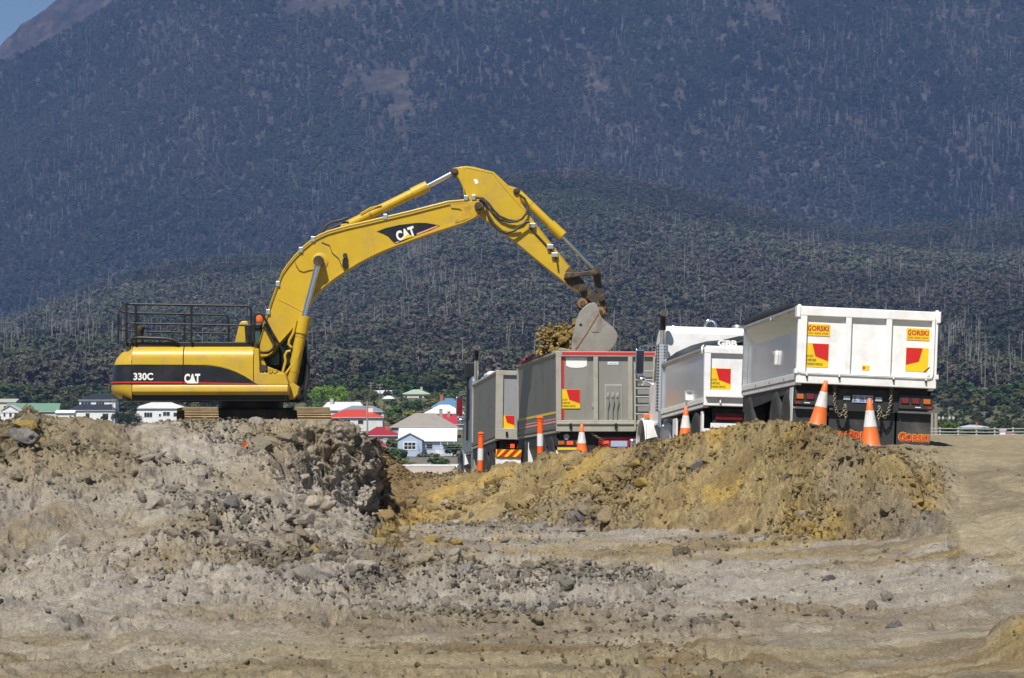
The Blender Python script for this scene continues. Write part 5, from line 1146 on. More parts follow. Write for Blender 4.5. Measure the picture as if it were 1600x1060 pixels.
def cabfront(root, paint_m, cab_top, stack_top, sx, style):
    hw = style.get('hw', 1.06); y0, y1, y2 = 5.35, 7.05, 9.1; zf = 1.0
    cab_ = MB().prism([(y0, zf), (y1+.45, zf), (y1+.4, 1.9), (y1-.05, 2.05), (y1-.42, cab_top-.28), (y1-.7, cab_top-.04), (y0+.12, cab_top), (y0, cab_top-.12)], -hw, hw, 'x').build('cab', paint_m, root, bevel=.05, smooth=35)
    for s in (-1, 1):
        MB().prism([(y0+.5, 2.0), (y1-.25, 2.0), (y1-.55, cab_top-.35), (y0+.5, cab_top-.35)], s*hw+(.004 if s > 0 else -.012), s*hw+(.012 if s > 0 else -.004), 'x').build('door_window', 'house_glass', cab_)
        bx('door_step', 'dark_chassis', root, min(s*.85, s*1.22), max(s*.85, s*1.22), y0+.3, y1-.2, .62, .70, .01); bx('step_tread', 'dull_aluminium', root, min(s*.8, s*1.12), max(s*.8, s*1.12), y0-.9, y0+.2, .42, .98, .06)
        # mudguard: a real arch round the steer wheel
        ya, rr_ = y1+.45, .66; ar = [(ya+rr_*math.cos(a), .56+rr_*.98*math.sin(a)) for a in np.linspace(R(-25), R(195), 16)]; ai = [(ya+(rr_-.05)*math.cos(a), .56+(rr_-.05)*.98*math.sin(a)) for a in np.linspace(R(195), R(-25), 16)]
        MB().prism(ar+ai, min(s*.78, s*1.22), max(s*.78, s*1.22), 'x').build('mudguard', paint_m, root, smooth=40, bevel=.012)
        MB().prism([(ya-.75, .38), (ya-.66, .38), (ya-.60, .95), (ya-.50, 1.05), (ya-.60, 1.12), (ya-.72, .98)], min(s*.72, s*1.2), max(s*.72, s*1.2), 'x').build('splash_panel', 'white_plastic', root, bevel=.02)
        if style.get('lamp'): bx('mudguard_lamp', 'lens_amber', root, min(s*1.05, s*1.2), max(s*1.05, s*1.2), ya-.28, ya-.18, 1.20, 1.29, .015)
        wheel(root, s*1.02, ya)
        # exhaust behind the cab
        ex = MB().tube([(s*sx, y0-.14, .9), (s*sx, y0-.14, stack_top-.34), (s*sx, y0-.17, stack_top-.18), (s*sx, y0-.27, stack_top-.06), (s*sx+s*.02, y0-.38, stack_top-.0)], [.06, .06, .064, .074, .08], 14).build('exhaust_stack', 'chrome', root, smooth=50)
        MB().cyl((s*sx+s*.02, y0-.392, stack_top+.007), (s*sx+s*.02, y0-.381, stack_top+.001), .075, 14).build('stack_mouth', 'black_steel', ex)
        MB().tube([(s*sx, y0-.14, stack_top-.36), (s*sx, y0-.172, stack_top-.18), (s*sx, y0-.272, stack_top-.06), (s*sx+s*.02, y0-.384, stack_top-.0)], [.066, .07, .08, .086], 14).build('stack_tip', 'black_steel', ex, smooth=50)
        # mirror
        mm = MB().box(s*1.36-.10, s*1.36+.10, y1-.10, y1-.02, 2.16, 2.74).build('mirror', 'chrome', root, bevel=.02)
        bx('mirror_glass', style['mglass'], mm, s*1.36-.085, s*1.36+.085, y1-.108, y1-.101, 2.20, 2.70)
        MB().tube([(s*1.36, y1-.06, 2.74), (s*1.36, y1-.06, 2.80), (s*1.25, y1-.1, 2.83), (s*1.0, y1-.25, 2.80)], .016, 8).build('mirror_arm', 'chrome', root, smooth=60)
        MB().tube([(s*1.36, y1-.06, 2.16), (s*1.34, y1-.06, 2.08), (s*1.2, y1-.1, 2.0), (s*1.0, y1-.2, 1.92)], .016, 8).build('mirror_arm', 'chrome', root, smooth=60)
        MB().lathe([(.0, 0), (.09, .01), (.11, .05), (.06, .12), (.0, .13)], 16, Matrix.Translation((s*1.32, y1-.10, 2.03))@Matrix.Rotation(R(-90), 4, 'X')@Matrix.Scale(-1, 4, (0, 0, 1))).build('spot_mirror', 'chrome', root, smooth=60)
    MB().prism([(y1+.2, .9), (y2, .8), (y2+.02, 1.55), (y2-.25, 1.75), (y1, 1.95)], -.78, .78, 'x').build('bonnet', paint_m, root, bevel=.08, smooth=35)
    bx('bumper', 'chrome', root, -1.2, 1.2, y2-.05, y2+.15, .45, .80, .05)
    for s in (-.42, .42): bx('chassis_rail', 'dark_chassis', root, s-.05, s+.05, 4.8, y2-.1, .75, 1.0)
    MB().cyl((-.9, y1+.45, .52), (.9, y1+.45, .52), .07, 12).build('steer_axle', 'dark_chassis', root)
    return cab_
cab_ = cabfront(wk, 'white_paint', 3.16, 3.40, 1.16, dict(mglass='house_glass', lamp=True))
def perforated():
    m, nt, b = new_mat('perforated_steel'); N = nt.nodes; L = nt.links; tc = N.new('ShaderNodeTexCoord'); vo = N.new('ShaderNodeTexVoronoi'); vo.inputs['Randomness'].default_value = 0; vo.inputs['Scale'].default_value = 15
    L.new(tc.outputs['Object'], vo.inputs['Vector']); lt = N.new('ShaderNodeMath'); lt.operation = 'LESS_THAN'; lt.inputs[1].default_value = .40; L.new(vo.outputs['Distance'], lt.inputs[0])
    mx = N.new('ShaderNodeMix'); mx.data_type = 'RGBA'; mx.inputs[6].default_value = (.66, .66, .68, 1); mx.inputs[7].default_value = (.04, .04, .045, 1); L.new(lt.outputs[0], mx.inputs[0]); L.new(mx.outputs[2], b.inputs['Base Color'])
    b.inputs['Metallic'].default_value = .7; b.inputs['Roughness'].default_value = .35; MATS['perforated_steel'] = m
perforated()
for s in (-1, 1): MB().lathe([(.125, 1.25), (.125, 2.72)], 24, Matrix.Translation((s*1.16, 5.21, 0)), cap=False).build('exhaust_shield', 'perforated_steel', wk, smooth=60)
MB().prism([(-1.07, 1.05), (-.98, 1.05), (-.98, 2.3), (-1.07, 2.4)], 5.0, 5.3, 'y').build('cab_corner', 'white_paint', wk, bevel=.02)
for x, r_ in ((-.82, .11), (-.0, .14), (.62, .13)):
    if r_ == .14:
        MB().tube([(x+.0+.12*math.cos(a), 5.7, 3.22+.12*math.sin(a)) for a in np.linspace(0, 2*math.pi, 17)[:-1]], .035, 8, closed=True).build('roof_horn', 'chrome', wk, smooth=60)
    else:
        MB().lathe([(r_, 0), (r_, .05), (r_*.75, .10), (r_*.2, .125)] if x < 0 else [(r_, 0), (r_, .10), (r_*.92, .13)], 18, Matrix.Translation((x, 5.75, 3.11))).build('roof_lamp', 'chrome' if x < 0 else 'dull_aluminium', wk, smooth=50)
# ---------------- grey trailer being loaded
GT = P(868, 676, 69.0)
gt = thing('dog_trailer', (GT.x+1.24, 69.0, .58), (R(-1.4), 0, R(8.0)), 'grey high sided tipping trailer being filled with soil under the excavator bucket', 'trailer')
z1 = 1.10
GST = dict(frame='grey_frame', panel='grey_sheet', side='grey_side', rail='grey_frame', siderail='grey_side', siderail2='grey_frame', sill=.27, head=.125, post=.125, mull=[-.28, .56], mw=.11, inset=.03, kink=.9, skirt=(.30, .24), skirtm='tarp_black', bulk=.02)
body(gt, 2.48, 6.6, 1.92, z1, GST)
bx('red_edge', 'red_stripe', gt, -1.10, 1.15, -.083, -.076, z1+1.84, z1+1.905); bx('red_strip', 'red_stripe', gt, -1.115, -1.04, -.012, .001, z1+.30, z1+1.79)
turn_sign(gt, -1.11, z1+.555, .455, .46, -.014)
MB().prism([(-.99, z1+1.78), (-.99, z1+1.58), (-.9, z1+1.54), (-.74, z1+1.525), (-.57, z1+1.54), (-.485, z1+1.58), (-.485, z1+1.78)], -.008, .0, 'y').build('rounded_label', 'decal_white', gt)
o = bx('small_label', 'decal_white', gt, .02, .28, -.008, -.001, z1+1.61, z1+1.675); bx('label_print', 'plate_blue', o, .04, .26, -.010, -.0085, z1+1.63, z1+1.655)
fp = bx('grain_door', 'grey_frame', gt, -.055, .365, -.02, .0, z1+.27, z1+1.13, .008); bx('door_recess', 'grey_sheet', fp, -.03, .34, -.024, -.019, z1+.30, z1+1.10)
for x in (.02, .14, .25):
    bx('door_clamp', 'grey_frame', gt, x-.03, x+.03, -.05, -.02, z1+.82, z1+.93, .006)
    MB().tube([(x, -.055, z1+.88), (x+.02, -.075, z1+.72), (x-.01, -.06, z1+.55), (x-.01, -.05, z1+.3)], .012, 6).build('clamp_handle', 'dull_aluminium', gt, smooth=60)
for x in (-.36, -.30): pass
for x in (-.36,): bx('door_hook', 'grey_frame', gt, x, x+.03, -.05, 0, z1+.58, z1+.68, .004)
for x in (-.9, .2, 1.0): bx('latch_hook', 'black_steel', gt, x-.03, x+.03, -.12, -.076, z1+.07, z1+.20, .006)
MB().box(-1.24, 1.24, -.11, -.077, z1+.17, z1+.215).build('sill_rib', 'grey_frame', gt, bevel=.008)
# ladder on the third panel
for x in (.66, 1.12): bx('ladder_rail', 'grey_frame', gt, x-.02, x+.02, -.14, -.09, z1+.02, z1+1.62, .006)
for k in range(6): MB().cyl((.66, -.115, z1+.42+.205*k), (1.12, -.115, z1+.42+.205*k), .022, 8).build('ladder_rung', 'dull_aluminium', gt, smooth=60)
# coloured lines on the side
for zz, hh, m_ in ((.44, .055, 'decal_yellow'), (.30, .03, 'pink_stripe'), (.22, .05, 'pink_stripe')):
    bx('side_line', m_, gt, -1.216, -1.2105, .1, 6.5, z1+zz, z1+zz+hh)
    bx('side_line', m_, gt, 1.2105, 1.216, .1, 6.5, z1+zz, z1+zz+hh)
MB().tube([(-1.20, 0, z1+1.89), (-1.20, 2.0, z1+1.92), (-1.2, 4.5, z1+1.92), (-1.2, 6.6, z1+1.9)], [.04, .05, .06, .05], 10).build('tarp_roll', 'tarp_black', gt, smooth=60)
V = []; xs5 = np.linspace(-1.22, -.25, 9); ys5 = np.linspace(3.3, 6.55, 22)
for j, y in enumerate(ys5):
    for i, x in enumerate(xs5): V.append((x, y, z1+1.93+.12*abs(math.sin(y*4.3+i*.5))*math.sin(math.pi*i/8)**.7+.05*math.sin(y*9+i)+(.03 if i else -.03)+.09*math.sin(math.pi*j/21)))
MB().add(V, [(j*9+i, j*9+i+1, j*9+i+10, j*9+i+9) for j in range(21) for i in range(8)]).build('folded_tarp', 'tarp_red', gt, smooth=60).modifiers.new('thickness', 'SOLIDIFY').thickness = .03
for yy, xx in ((.06, -.9), (6.5, -.9)): MB().tube([(-1.2, yy, z1+1.9), (-.6, yy, z1+2.0), (0, yy, z1+2.03), (.6, yy, z1+2.0), (1.2, yy, z1+1.9)] if yy > 1 else [(-1.2, yy, z1+1.88), (1.2, yy, z1+1.88)], .025, 8).build('tarp_bow', 'grey_frame', gt, smooth=60)
bx('rear_panel', 'dark_chassis', gt, -1.15, 1.15, .14, .2, z1-.75, z1-.03)
bx('light_bar', 'dark_chassis', gt, -1.22, -.55, .06, .12, z1-.38, z1-.17, .01); bx('light_bar', 'lens_red', gt, -.2, .95, .07, .12, z1-.42, z1-.12, .01)
for x, m in ((-1.18, 'lens_orange'), (-.97, 'lens_red_lit'), (-.75, 'lens_orange')): lamp(gt, x, z1-.31, .15, .085, .06, m)
for x in (-.08, .58): lamp(gt, x, z1-.29, .13, .07, .07, 'lens_red_lit')
MB().lathe([(.07, 0), (.07, .02)], 16, Matrix.Translation((-.98, .06, z1-.12))@Matrix.Rotation(R(90), 4, 'X')).build('reverse_lamp', 'lens_clear', gt, smooth=40)
o = bx('number_plate', 'plate_blue', gt, .10, .50, .055, .068, z1-.36, z1-.22, .004)
bx('yellow_strip', 'decal_yellow', gt, -1.2, -.68, .055, .062, z1-.435, z1-.375)
for x0, x1 in ((-1.22, -.62), (.62, 1.22)): bx('mud_flap', 'white_plastic', gt, x0, x1, .13, .145, z1-1.0, z1-.44)
chain(gt, [(-.40, .0, z1-.02), (-.30, -.02, z1-.10), (-.15, -.04, z1-.19), (0, -.02, z1-.28), (.06, 0, z1-.33)], 14)
for y in (1.0, 2.3, 5.5): wheel(gt, -1.08, y, dual=True); wheel(gt, 1.08, y, dual=True); MB().cyl((-.9, y, .52), (.9, y, .52), .075, 12).build('axle', 'dark_chassis', gt)
bx('front_flap', 'white_plastic', gt, -1.22, -.7, 4.75, 4.77, .35, .95); MB().tube([(0, 5.6, .75), (0, 9.0, .72)], .07, 8).build('drawbar', 'dark_chassis', gt)
# ---------------- grey truck in front of it
GK = P(772, 690, 79.0)
gk = thing('tipper_truck', (GK.x+1.24, 79.0, .36), (R(-3.2), R(1.2), R(8.2)), 'grey tipper truck with bluish cab and tall chrome stack in front of the grey trailer', 'truck')
body(gk, 2.48, 5.0, 1.89, 1.10, dict(GST, panel='grey_panel_new', side='grey_side', mull=[0.0], mw=.14, post=.20, head=.13, sill=.30, skirt=(.22, .28)))
turn_sign(gk, -1.07, 1.10+.30, .36, .36, -.004, words=False)
for x in (-.93, .2, .9): bx('latch_hook', 'black_steel', gk, x-.03, x+.03, -.12, -.076, 1.19, 1.31, .006)
bx('rear_panel', 'dark_chassis', gk, -1.1, 1.1, .14, .2, .60, 1.07)
ch = bx('chevron_bar', 'sign_yellow', gk, -1.2, 1.2, .08, .12, .63, .83)
for k in range(-5, 6): 
    x = k*.24; a_, b_2, c_, d_ = (max(-1.2, min(1.2, v)) for v in (x-.16, x-.04, x+.16, x+.04))
    if d_-a_ > .02: MB().prism([(a_, .632), (b_2, .632), (c_, .828), (d_, .828)], .072, .0795, 'y').build('chevron', 'lettering_dark_red', ch)
for x, m in ((-.92, 'lens_red_dark'), (-.80, 'lens_red_lit'), (-.62, 'lens_orange'), (.65, 'lens_red_lit'), (.82, 'lens_orange')): lamp(gk, x, .875, .11, .11, .10, m)
for x0, x1 in ((-1.2, -.5), (.5, 1.2)): bx('mud_flap', 'white_plastic', gk, x0, x1, .13, .145, .15, .62)
for y in (1.0, 2.3): wheel(gk, -1.06, y, dual=True); wheel(gk, 1.06, y, dual=True); MB().cyl((-.9, y, .52), (.9, y, .52), .085, 12).build('axle', 'dark_chassis', gk)
cg = cabfront(gk, 'cab_blue_grey', 3.25, 4.05, 1.10, dict(mglass='lens_red_dark', hw=1.2))
for s in (-1, 1):
    MB().lathe([(.10, 1.3), (.10, 2.9)], 20, Matrix.Translation((s*1.10, 5.21, 0)), cap=False).build('exhaust_shield', 'perforated_steel', gk, smooth=60)
    bx('air_intake', 'black_steel', gk, s*1.16-.17, s*1.16+.17, 6.0, 6.3, 3.22, 3.72, .05); MB().cyl((s*1.16, 6.15, 1.4), (s*1.16, 6.15, 3.3), .10, 16).build('air_pipe', 'black_steel', gk, smooth=50)
bx('roof_fairing', 'white_paint', gk, -.75, .75, 5.4, 6.3, 3.2, 3.42, .1)
bx('tool_box', 'dull_aluminium', gk, -1.2, -.7, 4.75, 5.4, .35, 1.0, .03)

# ------------------------------------------------------------------ soil heaped in the grey trailer below the bucket
def heap():
    nx, ny = 90, 70; X = np.linspace(-1.12, 1.12, nx); Y = np.linspace(.08, 6.4, ny); XX, YY = np.meshgrid(X, Y)
    Z = 1.72 + .62*np.exp(-((XX+.55)/.62)**2-((YY-2.4)/.95)**2) + .15*np.exp(-((XX)/1.0)**2-((YY-3)/2.0)**2)
    Z += .22*(billow(XX*2.4, YY*2.4, 0*XX, 3, 401)-.3)*np.clip((1.15-np.abs(XX))*4, 0, 1) + .3*(fbm(XX*1.5, YY*1.5, 0*XX, 3, 405)-.5)*np.clip((1.15-np.abs(XX))*4, 0, 1)
    V = np.stack([XX, YY, Z+z1-.03], -1).reshape(-1, 3); return V, grid_faces(ny, nx)
hv, hf = heap(); ho = np_mesh('soil_load', hv, hf, MATS['soil'], np.tile(OCHRE*.8+BROWN*.15, (len(hv), 1))*RNG.uniform(.85, 1.15, (len(hv), 1)))
ho.matrix_world = Matrix.Translation(gt.location)@gt.rotation_euler.to_matrix().to_4x4()
tag(ho, 'heap of yellow brown soil in the grey trailer beside the bucket', 'soil')
def lump(name, m, loc, sx, sy, sz, seed, col=None, sub=4, rot=(0, 0, 0)):
    me = clod_mesh(seed, sub, seed); me.name = name
    at = me.attributes.new('soil', 'FLOAT_COLOR', 'POINT'); at.data.foreach_set('color', np.tile(np.array([*(col if col is not None else (.4, .3, .2)), 1], np.float32), len(me.vertices)))
    me.polygons.foreach_set('use_smooth', [True]*len(me.polygons))
    me.materials.append(MATS[m]); o = bpy.data.objects.new(name, me); COL.objects.link(o); o.location = loc; o.scale = (sx, sy, sz); o.rotation_euler = rot; return o
# soil tumbling from the bucket mouth
g5 = np.random.default_rng(5); sp_ = []
for px, py, r_ in ((905, 503, .30), (898, 515, .36), (888, 520, .36), (879, 523, .30), (868, 528, .32), (858, 519, .22), (854, 521, .17), (862, 538, .36), (880, 540, .42), (893, 535, .36), (851, 545, .30), (870, 545, .42), (888, 548, .4), (900, 528, .3), (874, 512, .14), (884, 508, .18)):
    for k in range(44): sp_.append((px+g5.normal(0, 5.0), py+g5.normal(0, 4.0), r_*g5.uniform(.06, .40)*g5.uniform(.5, 1), g5.uniform(70.6, 71.7)))
for k in range(120): sp_.append((g5.uniform(838, 905), g5.uniform(505, 556), g5.uniform(.02, .07), g5.uniform(70.6, 71.7)))
spo = MB()
for i, (px, py, r_, Y_) in enumerate(sp_):
    me = clod_mesh(900+i % 9, 2, 900+i % 9); p = P(px, py+3, Y_); M = Euler(tuple(g5.uniform(0, 6, 3))).to_matrix()
    spo.add([p+M@(v.co*r_*1.9) for v in me.vertices], [tuple(f.vertices) for f in me.polygons]); bpy.data.meshes.remove(me)
o = spo.build('spilling_soil', 'soil', None); at = o.data.attributes.new('soil', 'FLOAT_COLOR', 'POINT')
cc_ = np.ones((len(o.data.vertices), 4), np.float32); cc_[:, :3] = (OCHRE*.62+BROWN*.35)*np.repeat(g5.uniform(.7, 1.2, len(sp_)), len(o.data.vertices)//len(sp_))[:, None]; at.data.foreach_set('color', cc_.ravel())
tag(o, 'lumpy yellow brown soil tumbling out of the excavator bucket', 'soil', kind='stuff')

# ------------------------------------------------------------------ cones and bollards
def make_cone():
    t = thing('traffic_cone')
    pr = lambda z: .135-.150*((z-.03)/.67)*.72
    V = [(x, y, z) for z, h in ((0.0, .19), (.03, .185)) for x, y in ((-h, -h*.55), (-h*.55, -h), (h*.55, -h), (h, -h*.55), (h, h*.55), (h*.55, h), (-h*.55, h), (-h, h*.55))]
    MB().add(V, [tuple(reversed(range(8))), tuple(range(8, 16))]+[(i, (i+1) % 8, 8+(i+1) % 8, 8+i) for i in range(8)]).build('base', 'cone_base', t, bevel=.006)
    MB().lathe([(.150, .03), (.140, .045), (pr(.06), .06), (pr(.30), .30)], 28, cap=False).build('lower_body', 'cone_orange', t, smooth=50)
    MB().lathe([(pr(.30)+.003, .30), (pr(.53)+.003, .53)], 28, cap=False).build('white_band', 'cone_white', t, smooth=50)
    MB().lathe([(pr(.53), .53), (pr(.695), .695), (pr(.70)-.006, .70), (pr(.70)-.012, .66)], 28, cap=False).build('tip', 'cone_orange', t, smooth=50)
    return t
cone0 = make_cone(); used = [False]
def cone(px, top, Y0, Y1, label, rot=(0, 0, 0), sink=.0):
    o = cone0 if not used[0] else copy_tree(cone0); used[0] = True
    o.location = seat_top(px, top, .70, Y0, Y1)-Vector((0, 0, sink)); o.rotation_euler = rot; tag(o, label, 'traffic cone', 'traffic cones along the bank'); return o
cone(1361, 615, 38.7, 41.5, 'upright orange cone with scuffed white band at the right end of the bank', (R(-2), R(-1), R(20)))
cone(1277, 591, 40.8, 45.5, 'orange cone leaning to the right behind the crest of the bank', (R(4), R(10), R(10)))
cone(1070.5, 635, 52.0, 56.5, 'orange cone with clean white band in front of the white truck', (0, R(1.5), R(30)))
cone(909, 664, 59.5, 67.0, 'small orange cone behind the bank in front of the grey trailer', (0, 0, R(12)))
def make_bollard():
    t = thing('traffic_bollard')
    MB().lathe([(.20, 0), (.20, .03), (.12, .06), (.075, .07), (.073, .08)], 24).build('base', 'cone_base', t, smooth=40)
    MB().lathe([(.070, .07), (.068, .50)], 20, cap=False).build('lower_tube', 'bollard_orange', t, smooth=40); MB().lathe([(.072, .50), (.071, .78)], 20, cap=False).build('white_band', 'bollard_white', t, smooth=40)
    MB().lathe([(.067, .78), (.066, 1.06), (.075, 1.065), (.075, 1.09), (.05, 1.10), (.045, 1.115), (.08, 1.125), (.08, 1.145), (.05, 1.17), (.01, 1.18)], 20).build('top_tube', 'bollard_orange', t, smooth=40); return t
b0 = make_bollard(); b0.location = seat_top(844, 650, 1.18, 61.5, 66.5); tag(b0, 'orange bollard with white band in front of the grey trailer side', 'bollard', 'orange bollards on the bank')
b1 = copy_tree(b0); b1.location = seat_top(750, 675, 1.18, 63.5, 70.0); b1.rotation_euler = (0, R(1.5), R(40)); tag(b1, 'orange bollard with white band in front of the grey truck', 'bollard', 'orange bollards on the bank')

# ------------------------------------------------------------------ single stones and litter on the earth
def on_ground(px, Y, up=0): return Vector(((px-800)/F*Y, Y, ground_z(px, Y)+up))
o = lump('boulder', 'soil', on_ground(487, 44.0, .12), .62, .42, .36, 941, PALE*c3(1.08, 1.03, .98)); tag(o, 'smooth pale boulder perched below the cut face', 'boulder')
for px, Y, s_, c_, lab in ((397, 49.5, .42, PALE, 'grey stone near the bank top under the excavator'), (1005, 50.5, .34, OCHRE*.9, 'blocky yellow clay lump halfway up the bank'), (918, 28.6, .42, DGREY*1.3, 'dark upright lump in the middle of the pit floor rubble'), (1396, 23.3, .17, DGREY*.95, 'small dark stone alone on the smooth earth at right'),
                           (725, 31.6, .34, DGREY*1.5, 'dark grey lump on the left of the pit floor'), (560, 33.5, .30, DGREY*1.2, 'dark round stone at the foot of the left heap'), (45, 42.0, .48, DGREY*1.4, 'dark broken lump at the left edge of the heap')):
    o = lump('stone', 'soil', on_ground(px, Y, s_*.15), s_, s_*.9, s_*.75, 950+int(px) % 37, c_); tag(o, lab, 'stone')
o = MB().add([(-.12, 0, 0), (.0, .02, -.03), (.11, 0, .05), (.13, .01, .13), (-.02, -.03, .15), (-.13, 0, .10)], [(0, 1, 4, 5), (1, 2, 3, 4)]).build('plastic_scrap', 'cone_orange', None); o.scale = (.62, .62, .62); o.location = on_ground(380, 47.6, .03); o.modifiers.new('thickness', 'SOLIDIFY').thickness = .012
tag(o, 'torn scrap of orange plastic on the left bank', 'scrap')
# ------------------------------------------------------------------ the town on the slope
HOUSE_BOX = []
def corr_roof(col):
    k = paint(col, .5); m = MATS[k]; nt = m.node_tree
    if 'wave' not in nt.nodes:
        w = nt.nodes.new('ShaderNodeTexWave'); w.name = 'wave'; w.inputs['Scale'].default_value = 1.2; w.bands_direction = 'X'
        tc = nt.nodes.new('ShaderNodeTexCoord'); nt.links.new(tc.outputs['Object'], w.inputs['Vector']); bp = nt.nodes.new('ShaderNodeBump'); bp.inputs['Strength'].default_value = .35; bp.inputs['Distance'].default_value = .05
        nt.links.new(w.outputs['Fac'], bp.inputs['Height']); nt.links.new(bp.outputs[0], nt.nodes['Principled BSDF'].inputs['Normal'])
    return k
def house(label, px0, px1, py_r, py_e, py_b, Y, depth, wall, roof, kind='hip', wins=(), chim=(), sink=3.0, over=.35, door=None, ridge=None):
    k = Y/F; w = (px1-px0)*k; c = P((px0+px1)/2, py_b, Y); he = (py_b-py_e)*k; hr = (py_b-py_r)*k
    t = thing('house', c, (0, 0, 0), label, 'house'); hw = w/2; hww = hw-over
    HOUSE_BOX.append((c.x-hw-1, c.x+hw+1, Y-3, Y+depth+3))
    wl_ = MB().box(-hww, hww, 0, depth, -sink, he).build('wall', paint(wall, .75), t)
    y0, y1 = -over, depth+over; rm = corr_roof(roof); m = (y0+y1)/2; th = .12
    if kind == 'hip':
        rx = ridge if ridge is not None else max(hw-depth*.5, hw*.25)
        V = [(-hw, y0, he), (hw, y0, he), (hw, y1, he), (-hw, y1, he), (-rx, m, hr), (rx, m, hr), (-hw, y0, he-th), (hw, y0, he-th), (hw, y1, he-th), (-hw, y1, he-th)]
        Fc = [(0, 1, 5, 4), (1, 2, 5), (2, 3, 4, 5), (3, 0, 4), (6, 7, 1, 0), (7, 8, 2, 1), (8, 9, 3, 2), (9, 6, 0, 3), (9, 8, 7, 6)]
    elif kind == 'gable':          # ridge across the view
        V = [(-hw, y0, he), (hw, y0, he), (hw, y1, he), (-hw, y1, he), (-hw, m, hr), (hw, m, hr), (-hw, y0, he-th), (hw, y0, he-th), (hw, y1, he-th), (-hw, y1, he-th), (-hw, m, hr-th), (hw, m, hr-th)]
        Fc = [(0, 1, 5, 4), (2, 3, 4, 5), (6, 10, 11, 7), (8, 11, 10, 9), (6, 7, 1, 0), (8, 9, 3, 2), (0, 4, 10, 6), (4, 3, 9, 10), (1, 7, 11, 5), (5, 11, 8, 2)]
        MB().prism([(0, he-.01), (depth, he-.01), (depth/2, hr-th-.05)], -hww+.01, hww-.01, 'x').build('gable_wall', paint(wall, .75), t)
    elif kind == 'front':          # gable faces the camera
        V = [(-hw, y0, he), (0, y0, hr), (hw, y0, he), (-hw, y1, he), (0, y1, hr), (hw, y1, he), (-hw, y0, he-th), (0, y0, hr-th), (hw, y0, he-th), (-hw, y1, he-th), (0, y1, hr-th), (hw, y1, he-th)]
        Fc = [(0, 1, 4, 3), (1, 2, 5, 4), (9, 10, 7, 6), (10, 11, 8, 7), (0, 6, 7, 1), (1, 7, 8, 2), (3, 4, 10, 9), (4, 5, 11, 10), (0, 3, 9, 6), (2, 8, 11, 5)]
        MB().prism([(-hww, he-.01), (hww, he-.01), (0, hr-th-.03)], 0.005, depth-.005, 'y').build('gable_wall', paint(wall, .75), t)
    else:                          # skillion, high side away
        V = [(-hw, y0, he), (hw, y0, he), (hw, y1, hr), (-hw, y1, hr), (-hw, y0, he-th), (hw, y0, he-th), (hw, y1, hr-th), (-hw, y1, hr-th)]
        Fc = [(0, 1, 2, 3), (7, 6, 5, 4), (4, 5, 1, 0), (5, 6, 2, 1), (6, 7, 3, 2), (7, 4, 0, 3)]
    rf = MB().add(V, Fc).build('roof', rm, t)
    MB().box(-hw, hw, y0-.10, y0-.005, he-th-.06, he-.02).build('gutter', paint((.55, .55, .53), .5), rf)
    for (a, b, c0, c1) in wins:
        x0, x1, zz0, zz1 = -hww+a*2*hww, -hww+b*2*hww, c0, c1
        f_ = MB().box(x0, x1, -.06, -.002, zz0, zz1).build('window', paint((.78, .78, .76), .5), t)
        n = max(1, int(round((x1-x0)/1.0))); pw = (x1-x0-.10)/n
        for i in range(n): MB().box(x0+.08+i*pw, x0+.02+(i+1)*pw, -.066, -.055, zz0+.10, zz1-.10).build('pane', 'house_glass', f_)
    if door: MB().box(-hww+door[0]*2*hww, -hww+door[1]*2*hww, -.05, -.002, 0, 2.1).build('door', paint((.25, .20, .16), .5), t)
    for (fx, cw_, z0c, z1c, col) in chim:
        x = -hw+fx*w; MB().box(x-cw_/2, x+cw_/2, m-.5-depth*.12, m+.1-depth*.12, he*.5, z1c).build('chimney', paint(col, .85), rf); MB().box(x-cw_/2-.08, x+cw_/2+.08, m-.58-depth*.12, m+.18-depth*.12, z1c, z1c+.18).build('chimney_cap', paint(tuple(q*.8 for q in col), .85), rf)
    return t
WHT, CRM, GRY = (.78, .78, .77), (.62, .58, .48), (.42, .43, .45); RED, DRED, BRK = (.50, .055, .03), (.30, .022, .03), (.36, .13, .07)
# centre group
h = house('weatherboard house with bright white roof and pale blue walls', 622, 714, 669, 689, 709.5, 560, 8.5, (.42, .50, .66), (.84, .84, .84), 'gable', [(.47, .60, .9, 2.0)], [], ridge=None)
V0 = P(640.7, 709.5, 559)-h.location
gw = (661.5-620.5)/F*560; 
MB().box(V0.x-gw/2+.2, V0.x+gw/2-.2, V0.y-.9, .2, -3, 2.75).build('wing_wall', paint((.42, .50, .66), .75), h)
MB().prism([(V0.x-gw/2+.2, 2.74), (V0.x+gw/2-.2, 2.74), (V0.x, 4.05)], V0.y-.89, .2, 'y').build('wing_gable', paint((.42, .50, .66), .75), h)
MB().prism([(V0.x-gw/2-.1, 2.62), (V0.x, 4.0), (V0.x+gw/2+.1, 2.62), (V0.x+gw/2+.1, 2.82), (V0.x, 4.22), (V0.x-gw/2-.1, 2.82)], V0.y-1.15, 4, 'y').build('wing_roof', corr_roof((.62, .63, .66)), h)
wf = MB().box(V0.x-1.25, V0.x+1.25, V0.y-.97, V0.y-.90, .75, 2.4).build('window', paint((.78, .78, .76), .5), h)
for i in range(3):
    for j in range(2): MB().box(V0.x-1.08+i*.75, V0.x-.42+i*.75, V0.y-.985, V0.y-.965, .95+j*.68, 1.53+j*.68).build('pane', 'house_glass', wf)
for x in (2.6, 3.9, 5.2): MB().box(x-.06, x+.06, -1.6, -1.48, 0, 2.3).build('veranda_post', paint((.75, .75, .74), .5), h)
